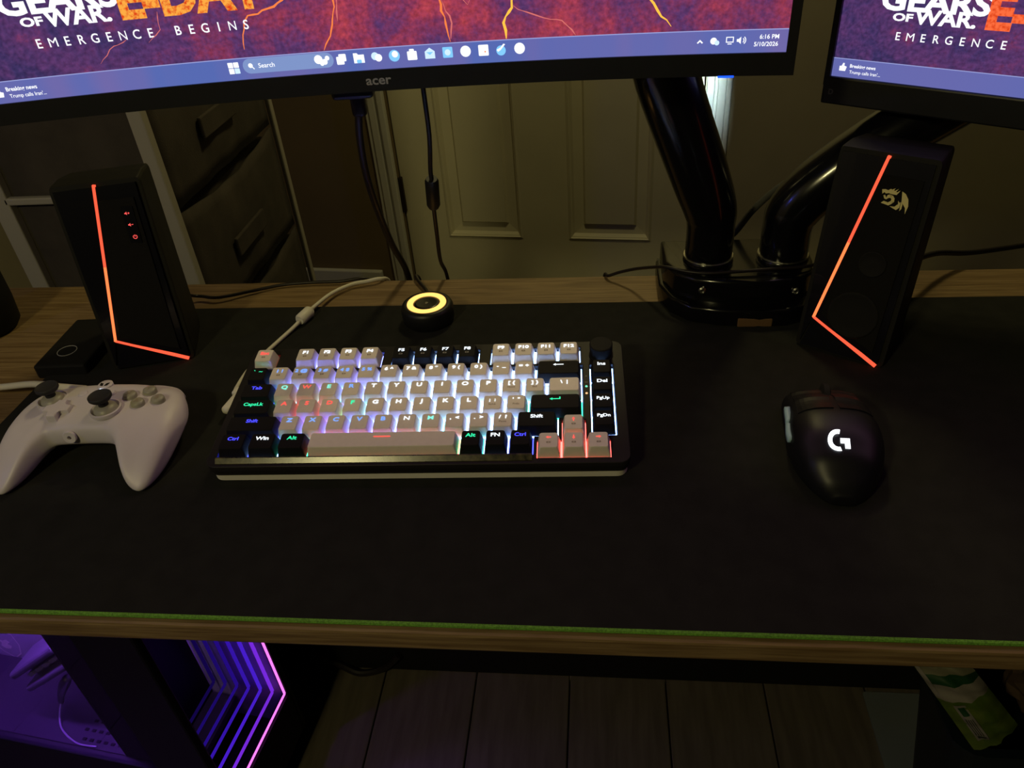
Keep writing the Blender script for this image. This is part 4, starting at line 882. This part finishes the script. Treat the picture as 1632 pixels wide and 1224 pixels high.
cable('speaker_cable', 'thin black cable along the back edge behind the left speaker', [(-0.450, 0.372, 0.040), (-0.449, 0.392, 0.022), (-0.4475, 0.412, 0.006), (-0.440, 0.4175, 0.0016), (-0.4179, 0.4143, 0.0016), (-0.3875, 0.4300, 0.0), (-0.3558, 0.4446, -0.0008), (-0.3204, 0.4491, -0.0008), (-0.290, 0.4500, -0.0008), (-0.262, 0.4560, -0.001), (-0.25, 0.468, -0.02)], 0.0018, 'cable_black')
cable('arm_cable', 'thin black cable crossing the front of the monitor arm base', [(0.0050, 0.4700, -0.03), (0.0062, 0.4600, -0.004), (0.0100, 0.4480, 0.001), (0.0210, 0.4420, 0.008), (0.0364, 0.4300, 0.018), (0.0520, 0.4050, 0.033), (0.0650, 0.3850, 0.0435), (0.0845, 0.3740, 0.0440), (0.1042, 0.3700, 0.0440), (0.1276, 0.3710, 0.0445), (0.1626, 0.3740, 0.0450), (0.1983, 0.3790, 0.0450), (0.216, 0.395, 0.044)], 0.0017, 'cable_black')
cable('braided_cable', 'braided black cable following the right lower monitor arm', [(0.080, 0.474, -0.03), (0.088, 0.470, 0.0114), (0.112, 0.466, 0.022), (0.1371, 0.460, 0.0386), (0.1552, 0.455, 0.0689), (0.1757, 0.450, 0.0936), (0.2003, 0.442, 0.1145), (0.224, 0.436, 0.1310), (0.2568, 0.440, 0.1490), (0.30, 0.444, 0.175), (0.34, 0.44, 0.215)], 0.0035, 'cable_braid')
cable('wall_cable', 'black cable leaving the right speaker towards the right', [(0.262, 0.362, 0.030), (0.300, 0.410, 0.028), (0.339, 0.4467, 0.0200), (0.3806, 0.4700, 0.0078), (0.4264, 0.5000, -0.004), (0.4978, 0.5500, -0.022), (0.62, 0.64, -0.05)], 0.0030, 'cable_black')

# ------------------------------------------------------------------ fabric drawer unit behind the desk
dr = thing('drawer_unit', 'tall drawer unit with dark grey fabric drawers and pale posts', 'drawer unit', (-0.68, 0.81, FLOOR))
def du(b, n, m, **k):
    o = b.build(n, m, dr, **k); o.location = (0.68, -0.81, -FLOOR); return o
DX0, DX1, DY0, DY1, DT = -0.812, -0.556, 0.62, 1.005, 0.62
for x, y, wx in ((DX1-0.010, DY0, 0.020), (DX0+0.013, DY0, 0.026), (DX1-0.004, DY1, 0.008), (DX0+0.01, DY1, 0.02)):
    du(B().box((x, y, (FLOOR+DT)/2), (wx, 0.014, DT-FLOOR), 0.002), 'post', 'post_paint')
zs = [-0.735, -0.545, -0.360, -0.1755, 0.009, 0.193, 0.378, 0.56]
for k in range(7):
    z0, z1 = zs[k], zs[k+1]
    du(B().box(((DX0+DX1)/2, DY0-0.002, z1+0.030), (DX1-DX0-0.04, 0.010, 0.010), 0.002), 'crossbar', 'post_paint')
    # soft front face (towards +x) with a sagging top edge
    V, F = [], []; n = 14; mrow = 8
    rnd = random.Random(k)
    for i in range(n+1):
        y = DY0+0.012+(DY1-DY0-0.022)*i/n
        for j in range(mrow+1):
            t = j/mrow; sag = 0.016*math.sin(math.pi*min(1, i/n*1.0))*(t**2)
            z = z0+0.002+(z1-z0-0.006-sag)*t
            bul = 0.006*math.sin(math.pi*i/n)*math.sin(math.pi*t)+0.0022*math.sin(i*1.7+k*2+j*0.9)*math.sin(math.pi*i/n)
            V.append((DX1-0.008+bul, y, z))
    for i in range(n):
        for j in range(mrow): a = i*(mrow+1)+j; F.append((a, a+mrow+1, a+mrow+2, a+1))
    kk = len(V); V += [(x-0.004, y, z) for x, y, z in V]; F += [tuple(reversed([q+kk for q in f])) for f in F[:]]
    ed = [j for j in range(mrow+1)]+[i*(mrow+1)+mrow for i in range(1, n+1)]+[n*(mrow+1)+j for j in range(mrow-1, -1, -1)]+[i*(mrow+1) for i in range(n-1, 0, -1)]
    F += [(a, b_, b_+kk, a+kk) for a, b_ in zip(ed, ed[1:]+ed[:1])]
    o = pymesh('drawer', V, F, 'fabric_grey', dr, smooth=True); o.location = (0.68, -0.81, -FLOOR); dro = o
    bx_ = B().box(((DX0+DX1)/2-0.004, (DY0+DY1)/2, (z0+z1)/2-0.006), (DX1-DX0-0.034, DY1-DY0-0.030, z1-z0-0.022))
    o = bx_.build('drawer_box', 'fabric_grey', dro)
    yc = 0.80; zc = (z0+z1)/2-0.015
    tabv = B().box((DX1+0.002, yc, zc), (0.006, 0.115, 0.030), 0.002, rot=None)
    tabv.build('pull_tab', 'fabric_grey', dro)
sp = du(B().box(((DX0+DX1)/2, DY0+0.008, (FLOOR+DT)/2), (DX1-DX0-0.036, 0.004, DT-FLOOR-0.02)), 'side_cloth', 'fabric_grey')
du(B().box(((DX0+DX1)/2, (DY0+DY1)/2, DT), (DX1-DX0+0.02, DY1-DY0+0.02, 0.016), 0.003), 'top_board', 'desk_wood')

# ------------------------------------------------------------------ computer tower
PCM = Matrix(((-0.99174, 0.12823, 0, -0.478), (0.12823, 0.99174, 0, 0.1452), (0, 0, 1, FLOOR), (0, 0, 0, 1)))   # x: to the left, y: away, z: up
# mirrored axes avoided: use a right-handed frame with x to the right
PCM = Matrix(((0.99174, 0.12823, 0, -0.478), (-0.12823, 0.99174, 0, 0.1452), (0, 0, 1, FLOOR), (0, 0, 0, 1)))
pc = thing('computer_tower', 'black computer tower with purple-lit glass side and nested blue light lines', 'computer', matrix=PCM)
def zz(z): return z-FLOOR
PW, PD, PB, PT = 0.54, 0.175, -0.70, -0.175           # length to the left, depth, bottom, top
b = B()
b.box((-0.0415, 0.006, zz((PB+PT)/2)), (0.085, 0.012, PT-PB), 0.003)                     # front corner pillar on the glass side
b.build('corner_pillar', 'pc_steel', pc)
B().box((-0.3125, 0.006, zz(PB+0.080)), (0.455, 0.012, 0.160), 0.002).build('lower_rail', 'pc_steel', pc)
B().box((-0.3125, 0.006, zz(PT-0.012)), (0.455, 0.012, 0.024), 0.002).build('upper_rail', 'pc_steel', pc)
B().box((-0.3125, 0.0035, zz((PB+PT)/2+0.068)), (0.455, 0.004, PT-PB-0.187)).build('glass_panel', 'tinted_glass', pc)
B().box((-PW/2, PD-0.004, zz((PB+PT)/2)), (PW, 0.008, PT-PB)).build('motherboard_tray', 'pc_tray', pc)
B().box((-PW/2, PD/2, zz(PT+0.004)), (PW, PD, 0.008), 0.002).build('top_panel', 'pc_steel', pc)
B().box((-PW/2, PD/2, zz(PB)+0.004), (PW, PD, 0.008)).build('bottom_panel', 'pc_steel', pc)
B().box((-PW+0.004, PD/2, zz((PB+PT)/2)), (0.008, PD-0.002, PT-PB-0.02)).build('rear_panel', 'pc_steel', pc)
B().box((-0.315, 0.088, zz(-0.640)), (0.446, 0.150, 0.012)).build('power_shroud', 'pc_floor', pc)
b = B()
for i in range(7):
    for j in range(5): b.box((-0.21-i*0.012-(j % 2)*0.006, 0.06+j*0.014, zz(-0.6335)), (0.006, 0.004, 0.0012))
b.build('vent_slots', 'pc_steel', pc)
for x in (-0.04, -0.50):
    for y in (0.03, 0.15): B().box((x, y, 0.0165), (0.04, 0.02, 0.047), 0.004).build('foot', 'pc_steel', pc)
B().box((-0.31, 0.050, zz(PT-0.010)), (0.40, 0.012, 0.006)).build('interior_light', 'pc_purple', pc)
# graphics card with cooler, its power plug and lead
mxg = Matrix.Translation((-0.292, 0.100, zz(-0.490))) @ Matrix.Rotation(R(-39), 4, 'Y')
g = B()
g.box((0, 0, 0.019), (0.150, 0.055, 0.012), 0.005, 3, mx=mxg); g.box((0, 0, -0.011), (0.165, 0.055, 0.012), 0.005, 3, mx=mxg); g.box((0, 0.01, 0.004), (0.13, 0.035, 0.020), mx=mxg)
gc = g.build('graphics_card', 'pc_grey', pc)
for i in range(5): B().box((-0.050+i*0.025, -0.012, 0.004), (0.014, 0.012, 0.006), mx=mxg).build('cooler_fin', 'pc_tray', gc)
B().tube([(-0.300, 0.100, zz(-0.545)), (-0.315, 0.100, zz(-0.565)), (-0.335, 0.100, zz(-0.595)), (-0.348, 0.100, zz(-0.622))], [0.006, 0.008, 0.006, 0.004], 10).build('power_plug', 'pc_grey', pc, smooth=True)
B().tube([(-0.346, 0.098, zz(-0.618)), (-0.330, 0.070, zz(-0.631)), (-0.290, 0.052, zz(-0.632)), (-0.255, 0.052, zz(-0.632))], 0.0012, 6).build('lead', 'pc_tray', pc)
# shield badge on the tray
sh_ = [(-2.4, 3.0), (0, 3.4), (2.4, 3.0), (2.5, 0.4), (1.6, -2.0), (0, -3.4), (-1.6, -2.0), (-2.5, 0.4)]
k_ = len(sh_); vv = [(x*0.011, y*0.011) for x, y in sh_]+[(x*0.0101, y*0.0101) for x, y in sh_]
flat('badge', vv, [(i, (i+1) % k_, k_+(i+1) % k_, k_+i) for i in range(k_)], lambda x, y: (-0.497+x, PD-0.0088, zz(-0.606)+y), 'white_plastic', pc)
flat('badge', [(x*0.0065, y*0.0065) for x, y in [(-2.0, -1.0), (-1.0, -2.0), (0.6, -1.6), (1.4, -0.4), (0.4, 0.2), (1.6, 1.2), (1.0, 2.2), (-0.4, 1.4), (-1.6, 1.8), (-1.2, 0.4)]], [tuple(range(10))], lambda x, y: (-0.497+x, PD-0.0088, zz(-0.606)+y), 'white_plastic', pc)
pl_ = bpy.data.lights.new('tower_front_fill', 'SPOT'); pl_.energy = 0.55; pl_.color = (0.35, 0.12, 1.0); pl_.shadow_soft_size = 0.02; pl_.spot_size = R(62); pl_.spot_blend = 0.5  # added spot, throws purple light from the tower front onto the floor
plo = bpy.data.objects.new('tower_front_fill', pl_); COL.objects.link(plo); plo.parent = pc; plo.location = (0.004, 0.05, zz(-0.56)); plo.rotation_euler = (0, R(-52), 0)
# front panel: one light line, its mirror images built as dimmer glowing copies
for i in range(7):
    x = -0.0015-0.0193*i; y0, y1 = 0.008, 0.1615; zb = zz(-0.6); zt = zz(PT-0.02); r_ = 0.0014 if i == 0 else 0.0026
    o = B().box((x, y1, (zb+zt)/2), (0.002, 2*r_, zt-zb)).box((x, (y0+y1)/2, zb), (0.002, y1-y0, 2*r_)).box((x, (y0+y1)/2, zt), (0.002, y1-y0, 2*r_)).build('light_line', 'chev%d' % i, pc)
    o['label'] = 'glowing pink-violet light line' if i == 0 else 'dim blue-violet light line'
B().box((-0.003, PD-0.006, zz((PB+PT)/2)), (0.010, 0.012, PT-PB), 0.002).build('front_frame', 'pc_steel', pc)
B().box((-0.003, PD/2, zz((PB-0.605)/2)), (0.010, PD-0.012, -0.605-PB)).build('front_frame', 'pc_steel', pc)
B().box((-0.135, PD/2, zz((PB+PT)/2)), (0.004, PD-0.02, PT-PB-0.02)).build('mirror_back', 'pc_steel', pc)

# ------------------------------------------------------------------ floor things on the right
o = B().prism(rrect(0.409, -0.25, 0.80, 0.434, 0.004, 3), FLOOR+0.0002, FLOOR+0.003).build('floor_sheet', 'grey_sheet'); tag(o, 'pale grey sheet lying flat on the floor beside the bin', 'floor mat')
bn = thing('waste_bin', 'dark navy plastic waste bin under the right of the desk', 'bin', (0.515, 0.245, FLOOR+0.003))
def ring_pts(hx, hy, z, r=0.03): return [(x, y, z) for x, y in rrect(-hx, -hy, hx, hy, r, 4)]
rs = [ring_pts(0.085, 0.050, 0.0), ring_pts(0.130, 0.070, 0.292), ring_pts(0.136, 0.076, 0.296), ring_pts(0.136, 0.076, 0.302), ring_pts(0.126, 0.066, 0.302), ring_pts(0.080, 0.045, 0.006)]
n = len(rs[0]); V = [v for r_ in rs for v in r_]; F = [tuple(range(n-1, -1, -1))]
for a in range(5):
    for i in range(n): F.append((a*n+i, a*n+(i+1) % n, (a+1)*n+(i+1) % n, (a+1)*n+i))
F.append(tuple(range(5*n, 6*n))); pymesh('bucket', V, F, 'bin_navy', bn)
# snack bag: a puffed sheet with printed bands
bg = thing('snack_bag', 'crumpled green and white snack bag sticking out of the bin', 'bag', (0.42, 0.21, -0.46))
P00, P10, P01, P11 = Vector((0.3964, 0.1741, -0.430)), Vector((0.440, 0.189, -0.405)), Vector((0.322, 0.2083, -0.330)), Vector((0.379, 0.2106, -0.330))
def bagpt(u, v, side):
    p = P00*(1-u)*(1-v)+P10*u*(1-v)+P01*(1-u)*v+P11*u*v
    puff = (math.sin(math.pi*u)**0.7)*(math.sin(math.pi*min(1, v*0.92+0.06))**0.6)*0.016
    wr = 0.0022*math.sin(u*17+v*9)*math.sin(math.pi*u)+0.0016*math.sin(v*31+u*5)
    nrm = (P10-P00).cross(P01-P00).normalized()
    if nrm.y > 0: nrm = -nrm
    return p+nrm*(side*puff+wr)-Vector((0.42, 0.21, -0.46))
def bagpatch(name, u0, u1, v0, v1, m, extra=0.0, side=1):
    nu, nv = 10, 10; V, F = [], []
    for i in range(nu+1):
        for j in range(nv+1):
            u = u0+(u1-u0)*i/nu; v = v0+(v1-v0)*j/nv; q = bagpt(u, v, side)
            if extra: q = q+Vector((0, -0.7, 0.7))*extra
            V.append(q)
    for i in range(nu):
        for j in range(nv): a = i*(nv+1)+j; F.append((a, a+nv+1, a+nv+2, a+1))
    return pymesh(name, V, F, m, bg, smooth=True, fix=False)
bagpatch('bag_back', 0, 1, 0, 1, 'bag_green', side=-1)
bagpatch('green_print', 0, 1, 0.0, 0.62, 'bag_green'); bagpatch('white_band', 0, 1, 0.62, 0.80, 'bag_white'); bagpatch('dark_green_band', 0, 1, 0.80, 0.90, 'bag_dark_green'); bagpatch('bag_top', 0, 1, 0.90, 1.0, 'bag_tan')
bagpatch('label_frame', 0.16, 0.36, 0.10, 0.58, 'bag_white', 0.0012); bagpatch('label_mark', 0.20, 0.32, 0.46, 0.55, 'bag_dark_green', 0.0018); bagpatch('label_mark', 0.20, 0.32, 0.12, 0.18, 'bag_black', 0.0018)
for k in range(4): bagpatch('label_print', 0.19+0.035*k, 0.202+0.035*k, 0.20, 0.43, 'bag_black', 0.0018)
bagpatch('side_seal', 0.0, 0.08, 0.70, 0.98, 'bag_white', 0.0010)
# crumpled brown paper
bm = bmesh.new(); bmesh.ops.create_icosphere(bm, subdivisions=3, radius=0.045); rnd = random.Random(3)
for v in bm.verts: v.co *= rnd.uniform(0.80, 1.12); v.co.z *= 0.8
me = bpy.data.meshes.new('paper'); bm.to_mesh(me); bm.free()
pb = link('crumpled_paper', me, 'paper_brown'); pb.location = (0.512, 0.262, -0.437); tag(pb, 'crumpled brown paper on top of the waste bin', 'paper')
